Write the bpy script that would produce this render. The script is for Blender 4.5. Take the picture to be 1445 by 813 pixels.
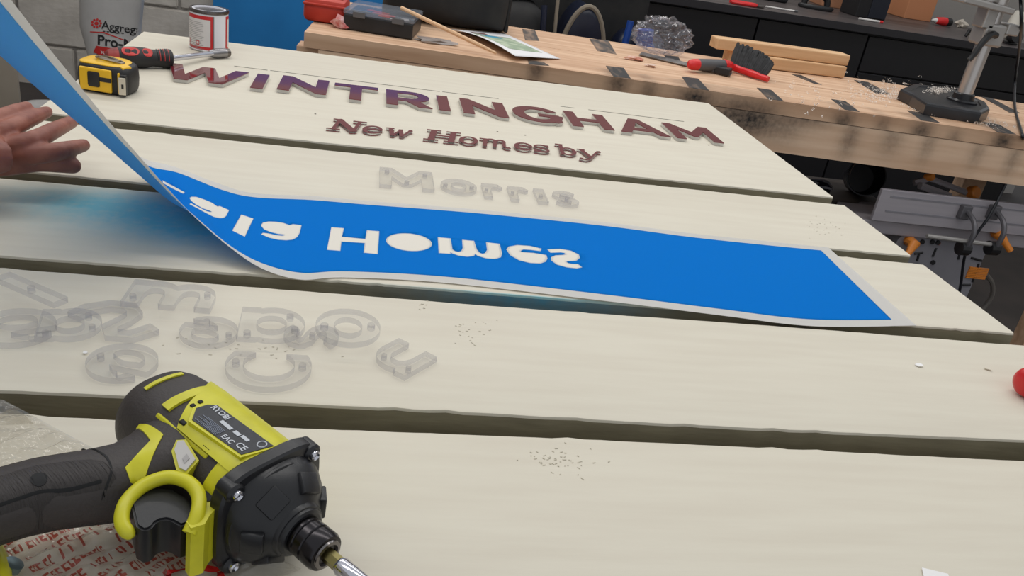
import bpy, bmesh, math, random
import numpy as np
from mathutils import Vector, Matrix, geometry
R = math.radians
random.seed(7)
for o in list(bpy.data.objects): bpy.data.objects.remove(o)
scene = bpy.context.scene
col = scene.collection

# ------------------------------------------------------------------ camera
W_PX, H_PX, F_PX = 1445.0, 813.0, 1197.84
YAW, PITCH, ROLL = R(12.084), R(25.329), R(9.766)
CAM = Vector((0, 0, 0.4))
FW = Vector((math.sin(YAW)*math.cos(PITCH), math.cos(YAW)*math.cos(PITCH), -math.sin(PITCH)))
_r0 = FW.cross(Vector((0, 0, 1))).normalized(); _u0 = _r0.cross(FW)
RT = math.cos(ROLL)*_r0 + math.sin(ROLL)*_u0
UP = -math.sin(ROLL)*_r0 + math.cos(ROLL)*_u0
cd = bpy.data.cameras.new('camera'); cam = bpy.data.objects.new('camera', cd); col.objects.link(cam)
cd.sensor_width = 36; cd.lens = F_PX*36/W_PX; cd.clip_start = .01; cd.clip_end = 50
m = Matrix((RT, UP, -FW)).transposed().to_4x4(); m.translation = CAM
cam.matrix_world = m
scene.camera = cam
cd.dof.use_dof = False

def ray(px, py): return RT*((px-W_PX/2)/F_PX) - UP*((py-H_PX/2)/F_PX) + FW
def at(px, py, z=0.0):
    d = ray(px, py); return CAM + d*((z-CAM.z)/d.z)
def atY(px, py, Y):
    d = ray(px, py); return CAM + d*((Y-CAM.y)/d.y)

# ------------------------------------------------------------------ world, lamps, exposure
w = bpy.data.worlds.new('world'); scene.world = w; w.use_nodes = True
w.node_tree.nodes['Background'].inputs[0].default_value = (.92, .96, 1, 1)
w.node_tree.nodes['Background'].inputs[1].default_value = .60
vs = scene.view_settings
vs.view_transform = 'Standard'; vs.look = 'None'; vs.gamma = 1; vs.use_curve_mapping = False; vs.exposure = 0.0
scene.display_settings.display_device = 'sRGB'
def area(name, loc, sx, sy, power, colour=(1, .96, .9), rot=(0, 0, 0)):
    l = bpy.data.lights.new(name, 'AREA'); l.shape = 'RECTANGLE'; l.size = sx; l.size_y = sy; l.energy = power; l.color = colour
    o = bpy.data.objects.new(name, l); col.objects.link(o); o.location = loc; o.rotation_euler = rot
    return o
area('ceiling_and_fill_light', (.2, 1.15, 1.9), 3.4, .25, 17, (1, .97, .93))
area('ceiling_and_fill_light', (.6, 2.75, 1.9), 3.8, .25, 22, (1, .97, .93))
area('ceiling_and_fill_light', (-.2, 4.37, 1.5), 3.6, .15, 15, (1, .97, .93))  # unseen fill lamp, added to brighten the back wall

# ------------------------------------------------------------------ materials
MATS = {}
def srgb(c):
    return tuple(((v/255)/12.92 if v/255 <= .04045 else ((v/255+.055)/1.055)**2.4) for v in c)
def mat(name, c, rough=.5, metal=0, spec=.5, c2=None, scale=(20, 20, 20), bump=0, bscale=None, alpha=1, trans=0, coat=0, emis=None, detail=4, lo=.35, hi=.65, contrast=True):
    """c, c2 are sRGB 0-255; c2 mixes in by noise; bump is a noise relief"""
    if name in MATS: return MATS[name]
    M = bpy.data.materials.new(name); M.use_nodes = True; nt = M.node_tree; b = nt.nodes['Principled BSDF']
    b.inputs['Base Color'].default_value = srgb(c)+(1,)
    b.inputs['Roughness'].default_value = rough; b.inputs['Metallic'].default_value = metal
    b.inputs['Specular IOR Level'].default_value = spec; b.inputs['Alpha'].default_value = alpha
    b.inputs['Transmission Weight'].default_value = trans; b.inputs['Coat Weight'].default_value = coat
    def noise(sc, det):
        tc = nt.nodes.new('ShaderNodeTexCoord'); mp = nt.nodes.new('ShaderNodeMapping'); n = nt.nodes.new('ShaderNodeTexNoise')
        mp.inputs['Scale'].default_value = sc; n.inputs['Scale'].default_value = 1; n.inputs['Detail'].default_value = det
        nt.links.new(tc.outputs['Object'], mp.inputs[0]); nt.links.new(mp.outputs[0], n.inputs['Vector']); return n
    if c2 is not None:
        n = noise(scale, detail); r = nt.nodes.new('ShaderNodeValToRGB')
        r.color_ramp.elements[0].position = lo; r.color_ramp.elements[1].position = hi
        r.color_ramp.elements[0].color = srgb(c)+(1,); r.color_ramp.elements[1].color = srgb(c2)+(1,)
        nt.links.new(n.outputs[0], r.inputs[0]); nt.links.new(r.outputs[0], b.inputs['Base Color'])
    if bump:
        n = noise(bscale or scale, 5); bp = nt.nodes.new('ShaderNodeBump'); bp.inputs['Strength'].default_value = bump; bp.inputs['Distance'].default_value = .002
        nt.links.new(n.outputs[0], bp.inputs['Height']); nt.links.new(bp.outputs[0], b.inputs['Normal'])
    if emis: b.inputs['Emission Color'].default_value = srgb(emis[:3])+(1,); b.inputs['Emission Strength'].default_value = emis[3]
    MATS[name] = M
    return M
def stain_layer(M, c, attr='stain'):
    """mixes a second paint colour over a material by a painted attribute (overspray, smears, blue film light)"""
    nt = M.node_tree; b = nt.nodes['Principled BSDF']; i = b.inputs['Base Color']
    a = nt.nodes.new('ShaderNodeAttribute'); a.attribute_name = attr
    x = nt.nodes.new('ShaderNodeMix'); x.data_type = 'RGBA'
    tc = nt.nodes.new('ShaderNodeTexCoord'); n = nt.nodes.new('ShaderNodeTexNoise'); n.inputs['Scale'].default_value = 90; n.inputs['Detail'].default_value = 6
    nt.links.new(tc.outputs['Object'], n.inputs['Vector'])
    ml = nt.nodes.new('ShaderNodeMath'); ml.operation = 'MULTIPLY_ADD'; ml.inputs[1].default_value = .9; ml.inputs[2].default_value = .55
    m2 = nt.nodes.new('ShaderNodeMath'); m2.operation = 'MULTIPLY'; m2.use_clamp = True
    nt.links.new(n.outputs[0], ml.inputs[0]); nt.links.new(ml.outputs[0], m2.inputs[0]); nt.links.new(a.outputs['Fac'], m2.inputs[1])
    nt.links.new(m2.outputs[0], x.inputs[0])
    if i.is_linked: nt.links.new(i.links[0].from_socket, x.inputs[6])
    else: x.inputs[6].default_value = i.default_value
    x.inputs[7].default_value = srgb(c)+(1,)
    nt.links.new(x.outputs[2], i)
def clear_mat(name, tint=(250, 252, 252), diff=(235, 238, 240), dmix=.06, rough=.05, gl=1.45, bump=0, bscale=30):
    """thin clear plastic: see-through with a fresnel gloss and a little haze"""
    if name in MATS: return MATS[name]
    M = bpy.data.materials.new(name); M.use_nodes = True; nt = M.node_tree; nt.nodes.clear()
    out = nt.nodes.new('ShaderNodeOutputMaterial'); t = nt.nodes.new('ShaderNodeBsdfTransparent'); g = nt.nodes.new('ShaderNodeBsdfGlossy'); d = nt.nodes.new('ShaderNodeBsdfDiffuse')
    f = nt.nodes.new('ShaderNodeLayerWeight'); m1 = nt.nodes.new('ShaderNodeMixShader'); m2 = nt.nodes.new('ShaderNodeMixShader')
    t.inputs[0].default_value = srgb(tint)+(1,); g.inputs['Roughness'].default_value = rough; d.inputs[0].default_value = srgb(diff)+(1,); f.inputs[0].default_value = .5
    m1.inputs[0].default_value = dmix
    if bump:
        n = nt.nodes.new('ShaderNodeTexNoise'); tc = nt.nodes.new('ShaderNodeTexCoord'); n.inputs['Scale'].default_value = bscale; n.inputs['Detail'].default_value = 3
        bp = nt.nodes.new('ShaderNodeBump'); bp.inputs['Strength'].default_value = bump; bp.inputs['Distance'].default_value = .01
        nt.links.new(tc.outputs['Object'], n.inputs['Vector']); nt.links.new(n.outputs[0], bp.inputs['Height'])
        nt.links.new(bp.outputs[0], g.inputs['Normal']); nt.links.new(bp.outputs[0], f.inputs['Normal'])
    nt.links.new(t.outputs[0], m1.inputs[1]); nt.links.new(d.outputs[0], m1.inputs[2])
    pw = nt.nodes.new('ShaderNodeMath'); pw.operation = 'POWER'; pw.inputs[1].default_value = 4; sc = nt.nodes.new('ShaderNodeMath'); sc.operation = 'MULTIPLY_ADD'; sc.inputs[1].default_value = gl-1; sc.inputs[2].default_value = .035
    nt.links.new(f.outputs['Facing'], pw.inputs[0]); nt.links.new(pw.outputs[0], sc.inputs[0])
    nt.links.new(sc.outputs[0], m2.inputs[0]); nt.links.new(m1.outputs[0], m2.inputs[1]); nt.links.new(g.outputs[0], m2.inputs[2])
    nt.links.new(m2.outputs[0], out.inputs[0]); MATS[name] = M
    return M

# ------------------------------------------------------------------ mesh helpers
def finish(name, me, material, parent=None, smooth=False, angle=35):
    o = bpy.data.objects.new(name, me); col.objects.link(o)
    if material is not None and not me.materials: me.materials.append(material)
    if smooth:
        for p in me.polygons: p.use_smooth = True
        me.set_sharp_from_angle(angle=R(angle))
    if parent is not None: o.parent = parent
    return o
def tag(o, label=None, cat=None, group=None, kind=None):
    if label: o['label'] = label
    if cat: o['category'] = cat
    if group: o['group'] = group
    if kind: o['kind'] = kind
    return o
def thing(name, label, cat, loc=(0, 0, 0), rotz=0, group=None):
    o = bpy.data.objects.new(name, None); col.objects.link(o); o.location = loc; o.rotation_euler = (0, 0, rotz); o.empty_display_size = .02
    return tag(o, label, cat, group)
class MB:
    """collects shapes, then links them as one mesh object"""
    def __init__(s): s.v = []; s.f = []; s.mi = []
    def add(s, v, f, mi=0):
        n = len(s.v); s.v += [tuple(p) for p in v]; s.f += [tuple(i+n for i in q) for q in f]; s.mi += [mi]*len(f); return s
    def box(s, c, d, rot=None, bev=0, mi=0):
        """centre, size, optional 3x3/euler rotation, bevel"""
        bm = bmesh.new(); bmesh.ops.create_cube(bm, size=1)
        for v in bm.verts: v.co = Vector((v.co.x*d[0], v.co.y*d[1], v.co.z*d[2]))
        if bev: bmesh.ops.bevel(bm, geom=list(bm.edges), offset=bev, segments=2, affect='EDGES', profile=.5)
        s.bm(bm, c, rot, mi); return s
    def bm(s, bm, c=(0, 0, 0), rot=None, mi=0):
        if rot is not None and not isinstance(rot, Matrix):
            from mathutils import Euler
            rot = Euler(rot).to_matrix()
        vs_ = [((rot @ v.co) if rot is not None else v.co) + Vector(c) for v in bm.verts]
        bm.verts.index_update(); s.add(vs_, [[v.index for v in f.verts] for f in bm.faces], mi); bm.free()
    def prism(s, poly, z0, z1, mi=0, rot=None, c=(0, 0, 0)):
        n = len(poly); a = sum(poly[i][0]*poly[(i+1) % n][1]-poly[(i+1) % n][0]*poly[i][1] for i in range(n))
        if a < 0: poly = poly[::-1]
        v = [Vector((p[0], p[1], z0)) for p in poly] + [Vector((p[0], p[1], z1)) for p in poly]
        if rot is not None: v = [rot @ q for q in v]
        v = [q+Vector(c) for q in v]
        f = [tuple(range(n))[::-1], tuple(range(n, 2*n))] + [(i, (i+1) % n, n+(i+1) % n, n+i) for i in range(n)]
        s.add(v, f, mi); return s
    def loft(s, rings, caps=True, closed=False, mi=0):
        n = len(rings[0]); v = [p for r in rings for p in r]; f = []
        k = len(rings)
        for i in range(k if closed else k-1):
            a = i*n; b = ((i+1) % k)*n
            f += [(a+j, a+(j+1) % n, b+(j+1) % n, b+j) for j in range(n)]
        if caps and not closed: f += [tuple(range(n))[::-1], tuple(range((k-1)*n, k*n))]
        s.add(v, f, mi); return s
    def tube(s, path, r, n=8, caps=True, closed=False, mi=0, flat=None):
        path = [Vector(p) for p in path]; k = len(path); rings = []
        rr = r if hasattr(r, '__len__') else [r]*k
        t0 = (path[1]-path[0]).normalized(); nrm = t0.orthogonal().normalized()
        if flat is not None:
            nrm = (Vector(flat)-t0*t0.dot(Vector(flat))).normalized()
        for i, p in enumerate(path):
            t = (path[(i+1) % k if closed else min(i+1, k-1)] - path[i-1 if (closed or i) else 0]).normalized()
            nrm = (nrm-t*nrm.dot(t)).normalized(); bi = t.cross(nrm)
            rings.append([p + (nrm*math.cos(2*math.pi*j/n)+bi*math.sin(2*math.pi*j/n))*rr[i] for j in range(n)])
        return s.loft(rings, caps, closed, mi)
    def cyl(s, a, b, r, n=20, r2=None, mi=0): return s.tube([a, b], [r, r if r2 is None else r2], n, mi=mi)
    def lathe(s, prof, o=(0, 0, 0), ax=(0, 0, 1), n=32, mi=0, caps=True):
        """prof: list of (distance along axis, radius)"""
        ax = Vector(ax).normalized(); u = ax.orthogonal().normalized(); w_ = ax.cross(u); o = Vector(o)
        rings = [[o+ax*h+(u*math.cos(2*math.pi*j/n)+w_*math.sin(2*math.pi*j/n))*max(r, 1e-5) for j in range(n)] for h, r in prof]
        return s.loft(rings, caps, False, mi)
    def build(s, name, material, parent=None, smooth=False, angle=35, sub=0):
        me = bpy.data.meshes.new(name); me.from_pydata(s.v, [], s.f)
        mats = material if isinstance(material, (list, tuple)) else [material]
        for q in mats: me.materials.append(q)
        if len(mats) > 1: me.polygons.foreach_set('material_index', s.mi)
        me.validate(); bm = bmesh.new(); bm.from_mesh(me)
        bmesh.ops.recalc_face_normals(bm, faces=bm.faces)
        bm.to_mesh(me); bm.free(); me.update()
        o = finish(name, me, None, parent, smooth, angle)
        if sub:
            md = o.modifiers.new('subsurf', 'SUBSURF'); md.levels = sub; md.render_levels = sub
        return o
def catmull(pts, k=6):
    pts = [Vector(p) for p in pts]; out = []
    for i in range(len(pts)-1):
        p0 = pts[max(i-1, 0)]; p1 = pts[i]; p2 = pts[i+1]; p3 = pts[min(i+2, len(pts)-1)]
        for j in range(k):
            t = j/k; out.append(.5*((2*p1)+(p2-p0)*t+(2*p0-5*p1+4*p2-p3)*t*t+(3*p1-p0-3*p2+p3)*t**3))
    return out+[pts[-1]]
def copy_tree(o, parent=None):
    c = o.copy(); col.objects.link(c); c.parent = parent
    for ch in list(o.children): copy_tree(ch, c)
    return c
def remesh(mb, name, material, parent, voxel, smooth=6, dec=None):
    """melts overlapping shapes into one continuous skin"""
    me = bpy.data.meshes.new(name); me.from_pydata(mb.v, [], mb.f); me.validate()
    bm = bmesh.new(); bm.from_mesh(me); bmesh.ops.recalc_face_normals(bm, faces=bm.faces); bm.to_mesh(me); bm.free()
    t = bpy.data.objects.new('tmp', me); col.objects.link(t)
    r = t.modifiers.new('r', 'REMESH'); r.mode = 'VOXEL'; r.voxel_size = voxel
    if smooth: q = t.modifiers.new('s', 'SMOOTH'); q.iterations = smooth; q.factor = .5
    dg = bpy.context.evaluated_depsgraph_get(); new = bpy.data.meshes.new_from_object(t.evaluated_get(dg))
    bpy.data.objects.remove(t); bpy.data.meshes.remove(me); new.name = name; new.materials.clear()
    return finish(name, new, material, parent, True, 80)
def text_mesh(name, s, size, material, parent, mtx, ext=.0002, shear=0, align='LEFT', bold=0):
    cu = bpy.data.curves.new(name, 'FONT'); cu.body = s; cu.size = size; cu.extrude = ext; cu.shear = shear; cu.align_x = align; cu.offset = bold; cu.resolution_u = 3
    t = bpy.data.objects.new('tmp', cu); col.objects.link(t)
    dg = bpy.context.evaluated_depsgraph_get(); dg.update(); me = bpy.data.meshes.new_from_object(t.evaluated_get(dg))
    bpy.data.objects.remove(t); me.materials.clear(); me.transform(mtx)
    return finish(name, me, material, parent)
def stain(o, fn, attr='stain'):
    me = o.data; a = me.attributes.new(attr, 'FLOAT', 'POINT'); mw = o.matrix_world
    a.data.foreach_set('value', [max(0, min(1, fn(v.co))) for v in me.vertices])

# ------------------------------------------------------------------ glyph outlines (union / cut-out of polygons -> contours)
def ell(cx, cy, rx, ry, n=40, rot=0, a0=0, a1=360):
    c, s = math.cos(R(rot)), math.sin(R(rot)); out = []
    full = a1-a0 >= 360
    for i in range(n if full else n+1):
        t = R(a0+(a1-a0)*i/n); x, y = rx*math.cos(t), ry*math.sin(t); out.append((cx+x*c-y*s, cy+x*s+y*c))
    return out
def strk(pts, wd):
    """open polyline -> outline polygon of given width (number or list)"""
    n = len(pts); ws = wd if hasattr(wd, '__len__') else [wd]*n; Lf = []; Rt = []
    for i, p in enumerate(pts):
        a = pts[max(i-1, 0)]; b = pts[min(i+1, n-1)]; dx, dy = b[0]-a[0], b[1]-a[1]; l = math.hypot(dx, dy) or 1
        nx, ny = -dy/l*ws[i]/2, dx/l*ws[i]/2
        Lf.append((p[0]+nx, p[1]+ny)); Rt.append((p[0]-nx, p[1]-ny))
    return Lf+Rt[::-1]
def arc(cx, cy, rx, ry, a0, a1, n=14): return [(cx+rx*math.cos(R(a0+(a1-a0)*i/n)), cy+ry*math.sin(R(a0+(a1-a0)*i/n))) for i in range(n+1)]
def rect(x0, y0, x1, y1): return [(x0, y0), (x1, y0), (x1, y1), (x0, y1)]
def sd_poly(X, Y, poly):
    d = np.full(X.shape, 1e9); sgn = np.ones(X.shape); n = len(poly)
    for i in range(n):
        ax, ay = poly[i]; bx, by = poly[i-1]; ex, ey = bx-ax, by-ay; wx, wy = X-ax, Y-ay
        t = np.clip((wx*ex+wy*ey)/(ex*ex+ey*ey+1e-18), 0, 1); d = np.minimum(d, (wx-ex*t)**2+(wy-ey*t)**2)
        c1 = Y >= ay; c2 = Y < by; c3 = ex*wy > ey*wx
        sgn = np.where((c1 & c2 & c3) | (~c1 & ~c2 & ~c3), -sgn, sgn)
    return sgn*np.sqrt(d)
def simplify(pts, tol):
    def dp(a, b):
        if b-a < 2: return []
        ax, ay = pts[a]; bx, by = pts[b]; l = math.hypot(bx-ax, by-ay) or 1e-9; best = 0; bi = None
        for i in range(a+1, b):
            dd = abs((bx-ax)*(pts[i][1]-ay)-(by-ay)*(pts[i][0]-ax))/l
            if dd > best: best = dd; bi = i
        return dp(a, bi)+[bi]+dp(bi, b) if best > tol else []
    h = len(pts)//2; k = [0]+dp(0, h)+[h]+dp(h, len(pts)-1)
    return [pts[i] for i in k]
def contours(ops, step=.012, grow=0):
    """ops: list of (+1|-1, polygon) applied in order; returns closed loops"""
    allp = [p for s, q in ops if s > 0 for p in q]
    x0 = min(p[0] for p in allp)-.06; x1 = max(p[0] for p in allp)+.06; y0 = min(p[1] for p in allp)-.06; y1 = max(p[1] for p in allp)+.06
    xs = np.arange(x0, x1, step)+1e-5; ys = np.arange(y0, y1, step)+1e-5; X, Y = np.meshgrid(xs, ys); F = np.full(X.shape, 1e3)
    for s, q in ops:
        d = sd_poly(X, Y, q); F = np.minimum(F, d) if s > 0 else np.maximum(F, -d)
    F = F-grow; F[F == 0] = 1e-9
    seg = {}
    def edge(i, j, i2, j2):
        a, b = F[i, j], F[i2, j2]; t = a/(a-b); return (xs[j]+(xs[j2]-xs[j])*t, ys[i]+(ys[i2]-ys[i])*t)
    ins = F < 0
    code = ins[:-1, :-1]*1+ins[:-1, 1:]*2+ins[1:, 1:]*4+ins[1:, :-1]*8
    T = {1: [(3, 0)], 2: [(0, 1)], 3: [(3, 1)], 4: [(1, 2)], 5: [(3, 2), (1, 0)], 6: [(0, 2)], 7: [(3, 2)], 8: [(2, 3)], 9: [(2, 0)], 10: [(2, 1), (0, 3)], 11: [(2, 1)], 12: [(1, 3)], 13: [(1, 0)], 14: [(0, 3)]}
    P = {}
    for i, j in zip(*np.nonzero((code > 0) & (code < 15))):
        E = {0: (i, j, i, j+1), 1: (i, j+1, i+1, j+1), 2: (i+1, j, i+1, j+1), 3: (i, j, i+1, j)}
        for a, b in T[int(code[i, j])]:
            seg[E[a]] = E[b]; P[E[a]] = edge(*E[a]); P[E[b]] = edge(*E[b])
    loops = []
    while seg:
        k, nx = seg.popitem(); lp = [k]
        while nx != lp[0] and nx in seg:
            lp.append(nx); nx = seg.pop(nx)
        pts = [P[e] for e in lp]
        if len(pts) > 6: loops.append(simplify(pts+[pts[0]], step*.12)[:-1])
    return [l for l in loops if len(l) > 2]
def slab(loops, z0, z1, scale=1, name='slab', material=None, parent=None, side=None, xf=None):
    """extrudes contour loops (holes included) into a solid"""
    f2 = (lambda p: (p[0]*scale, p[1]*scale)) if xf is None else xf
    L2 = [[f2(p) for p in l] for l in loops]
    tri = geometry.tessellate_polygon([[Vector((x, y, 0)) for x, y in l] for l in L2])
    flat = [p for l in L2 for p in l]; n = len(flat)
    v = [(x, y, z0) for x, y in flat]+[(x, y, z1) for x, y in flat]; f = []; mi = []
    for t in tri: f += [tuple(t), tuple(n+i for i in t)]; mi += [0, 0]
    k = 0
    for l in L2:
        q = len(l)
        for i in range(q): f.append((k+i, k+(i+1) % q, n+k+(i+1) % q, n+k+i)); mi.append(1 if side else 0)
        k += q
    mb = MB(); mb.add(v, f); mb.mi = mi
    return mb.build(name, [material, side] if side else material, parent)
FILM_ST = [[[0.668, 1.0376, 0.0012], [0.6669, 0.9229, 0.0012], [0.6658, 0.8082, 0.0012]], [[0.5692, 1.0366, 0.0022], [0.5454, 0.9105, 0.0022], [0.5216, 0.7844, 0.0022]], [[0.4562, 1.0387, 0.0026], [0.4323, 0.9159, 0.0026], [0.4083, 0.793, 0.0026]], [[0.3343, 1.0527, 0.0016], [0.3051, 0.9307, 0.0016], [0.2759, 0.8087, 0.0016]], [[0.17, 1.055, 0.001], [0.1384, 0.939, 0.001], [0.1069, 0.8231, 0.001]], [[0.0173, 1.048, 0.001], [0.0075, 0.9325, 0.001], [-0.0023, 0.8171, 0.001]], [[-0.0544, 1.0461, 0.0012], [-0.0507, 0.9248, 0.0012], [-0.047, 0.8035, 0.0012]], [[-0.1244, 1.0339, 0.002], [-0.1052, 0.9225, 0.0028], [-0.086, 0.811, 0.006]], [[-0.1664, 1.0418, 0.007], [-0.1364, 0.9127, 0.008], [-0.1212, 0.8266, 0.02]], [[-0.2233, 1.0625, 0.016], [-0.1747, 0.9285, 0.02], [-0.161, 0.8441, 0.045]], [[-0.2554, 1.0513, 0.0263], [-0.2045, 0.945, 0.0191], [-0.1874, 0.8426, 0.075]], [[-0.2761, 1.0303, 0.0485], [-0.2335, 0.9206, 0.0573], [-0.2087, 0.8207, 0.115]], [[-0.2923, 0.9953, 0.0801], [-0.2584, 0.8844, 0.1018], [-0.2226, 0.7853, 0.155]], [[-0.3098, 0.9364, 0.1313], [-0.274, 0.8255, 0.1498], [-0.2321, 0.7301, 0.205]], [[-0.3218, 0.8735, 0.1794], [-0.2823, 0.7634, 0.1953], [-0.2349, 0.6702, 0.25]], [[-0.328, 0.8094, 0.2249], [-0.285, 0.7002, 0.2365], [-0.2322, 0.6092, 0.29]], [[-0.3263, 0.7346, 0.2712], [-0.2799, 0.6263, 0.2768], [-0.2235, 0.5374, 0.33]]]
FILM_CUT = {
  'a1': [(9.053, 0.37), (8.962, 0.341), (8.79, 0.309), (8.546, 0.287), (8.35, 0.279), (8.223, 0.297), (8.142, 0.276), (7.893, 0.288), (8.023, 0.37), (8.119, 0.413), (8.238, 0.445), (8.434, 0.483), (8.688, 0.505), (8.987, 0.508), (9.181, 0.487), (9.11, 0.465), (8.899, 0.48), (8.606, 0.467), (8.504, 0.444), (8.423, 0.413), (8.517, 0.414), (8.715, 0.444), (8.936, 0.439), (9.047, 0.406)],
  'l': [(7.454, 0.328), (7.103, 0.373), (7.464, 0.624), (7.88, 0.568)],
  'a2': [(6.91, 0.455), (6.861, 0.421), (6.748, 0.4), (6.603, 0.395), (6.466, 0.402), (6.349, 0.424), (6.282, 0.408), (6.137, 0.411), (6.164, 0.503), (6.198, 0.55), (6.277, 0.584), (6.401, 0.601), (6.572, 0.607), (6.75, 0.598), (6.927, 0.573), (6.891, 0.557), (6.79, 0.556), (6.613, 0.567), (6.485, 0.565), (6.419, 0.549), (6.444, 0.536), (6.568, 0.537), (6.718, 0.524), (6.851, 0.5)],
  'c1': [(9.778, 0.178), (9.471, 0.232), (9.156, 0.296), (9.24, 0.314), (9.553, 0.252), (9.83, 0.204)],
  'H': [(5.469, 0.418), (5.244, 0.423), (5.242, 0.535), (4.9, 0.549), (4.911, 0.433), (4.801, 0.436), (4.738, 0.72), (4.871, 0.711), (4.891, 0.592), (5.23, 0.587), (5.21, 0.699), (5.462, 0.687)],
  'o': [(4.299, 0.561), (4.298, 0.582), (4.303, 0.601), (4.316, 0.619), (4.335, 0.633), (4.359, 0.645), (4.389, 0.653), (4.423, 0.657), (4.459, 0.657), (4.497, 0.653), (4.535, 0.645), (4.571, 0.633), (4.604, 0.619), (4.632, 0.602), (4.655, 0.583), (4.671, 0.563), (4.679, 0.542), (4.679, 0.521), (4.671, 0.502), (4.656, 0.484), (4.634, 0.469), (4.607, 0.457), (4.576, 0.448), (4.542, 0.444), (4.505, 0.443), (4.469, 0.448), (4.433, 0.456), (4.399, 0.467), (4.369, 0.482), (4.343, 0.5), (4.322, 0.52), (4.307, 0.54)],
  'm': [(4.252, 0.465), (4.167, 0.467), (4.115, 0.607), (4.08, 0.631), (4.034, 0.636), (4.009, 0.617), (4.009, 0.576), (4.049, 0.473), (3.973, 0.473), (3.927, 0.58), (3.893, 0.62), (3.853, 0.633), (3.826, 0.615), (3.821, 0.571), (3.857, 0.476), (3.776, 0.479), (3.738, 0.596), (3.736, 0.644), (3.765, 0.669), (3.817, 0.671), (3.876, 0.652), (3.911, 0.629), (3.925, 0.66), (3.963, 0.674), (4.023, 0.671), (4.079, 0.65), (4.11, 0.631), (4.11, 0.658), (4.185, 0.66)],
  'e': [(3.689, 0.538), (3.679, 0.5), (3.631, 0.472), (3.553, 0.467), (3.476, 0.484), (3.477, 0.51), (3.538, 0.506), (3.598, 0.513), (3.618, 0.538), (3.603, 0.558), (3.514, 0.553), (3.432, 0.561), (3.423, 0.599), (3.431, 0.639), (3.457, 0.664), (3.514, 0.671), (3.583, 0.654), (3.65, 0.604)],
  's': [(3.409, 0.484), (3.333, 0.464), (3.259, 0.471), (3.202, 0.508), (3.195, 0.546), (3.216, 0.582), (3.259, 0.595), (3.289, 0.607), (3.274, 0.631), (3.23, 0.638), (3.195, 0.631), (3.171, 0.657), (3.201, 0.673), (3.262, 0.674), (3.324, 0.656), (3.363, 0.618), (3.37, 0.58), (3.346, 0.552), (3.299, 0.538), (3.274, 0.525), (3.285, 0.5), (3.33, 0.497), (3.39, 0.516)],
}

# ================================================================== THE SETTING
FLOOR_Z = -.86
def structure(o): o['kind'] = 'structure'; return o
M_floor = mat('concrete_floor', (62, 54, 50), .8, c2=(42, 37, 35), scale=(3, 3, 3), bump=.2)
mb = MB(); mb.box((1.0, 2.0, FLOOR_Z-.05), (7, 6.4, .1)); structure(mb.build('floor', M_floor))
# ================================================================== SIGN BOARDS
M_cream = mat('cream_paint', (220, 213, 196), .55, spec=.3, c2=(215, 207, 190), scale=(6, 60, 30), bump=.10, bscale=(30, 320, 320))
M_cream_tinted = mat('cream_paint_spray_and_glow', (220, 213, 196), .55, spec=.3, c2=(215, 207, 190), scale=(6, 60, 30), bump=.10, bscale=(30, 320, 320))
stain_layer(M_cream_tinted, (112, 190, 204))
M_cream_side = mat('olive_board_edge', (138, 130, 106), .7, c2=(122, 114, 92), scale=(14, 60, 60), bump=.3, bscale=(30, 200, 200)); stain_layer(M_cream_side, (40, 140, 176))  # board sides and ends, a darker olive than the top face
M_scuff = mat('scuff_grey', (168, 160, 136), .8)
def painted_board(y0, y1, x0, x1, label, material=None, ny=2, nx=90, seed=0, tilt=0.0):
    rnd = random.Random(seed); T = .046; xs = [x0+(x1-x0)*i/nx for i in range(nx+1)]
    ph = rnd.random()*6
    f = lambda x: .0012*math.sin(x*9+ph)+rnd.uniform(-.0004, .0004)+(-.0016 if rnd.random() < .05 else 0)*-1
    mb = MB(); v = []; fc = []; rows = []
    e0 = [y0+f(x) for x in xs]; e1 = [y1+f(x+3) for x in xs]
    prof = lambda i: [(e0[i]+.0015, -T), (e0[i]+.0012, -.003), (e0[i]+.0020, -.0007), (e0[i]+.004, 0)]+[(y0+(y1-y0)*j/ny, 0) for j in range(1, ny)]+[(e1[i]-.004, 0), (e1[i]-.002, -.0007), (e1[i]-.0012, -.003), (e1[i]-.0015, -T)]
    rings = [[Vector((x, y+tilt*(x-x0), z)) for y, z in prof(i)] for i, x in enumerate(xs)]
    mb.loft(rings); k = len(rings[0]); mb.mi = [1 if (i < nx*k and (i % k) in (0, k-2, k-1)) or i >= nx*k else 0 for i in range(len(mb.f))]
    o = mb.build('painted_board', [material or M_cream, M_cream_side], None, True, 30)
    return tag(o, label, 'board')
XL, XR = -.4597, .8037
painted_board(1.2818, 1.9197, XL, XR, 'widest cream painted board at the back, carrying maroon capital letters', seed=1)
painted_board(1.0401, 1.2476, XL, XR, 'cream painted board carrying the clear letters Morris, second from the back', seed=2)
b3 = painted_board(.8092, 1.0147, XL, XR, 'cream painted board lying under the blue stencil film', M_cream_tinted, ny=26, nx=160, seed=3)
painted_board(.5812, .7840, XL, XR, 'cream painted board with the jumbled pile of clear letters', seed=4)
painted_board(.3460, .5542, XL, XR, 'nearest cream painted board, under the cordless impact driver', seed=5)
def blue_spray_and_glow(co):
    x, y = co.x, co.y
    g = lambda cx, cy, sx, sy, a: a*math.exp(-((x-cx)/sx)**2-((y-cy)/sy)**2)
    s = g(-.22, .945, .12, .060, .85)+g(-.31, .965, .10, .035, .45)+g(-.15, .905, .07, .035, .6)  # overspray, plus blue light through the lifted film painted into the colour
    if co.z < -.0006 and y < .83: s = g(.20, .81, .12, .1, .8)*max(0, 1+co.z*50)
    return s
stain(b3, blue_spray_and_glow)
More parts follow.
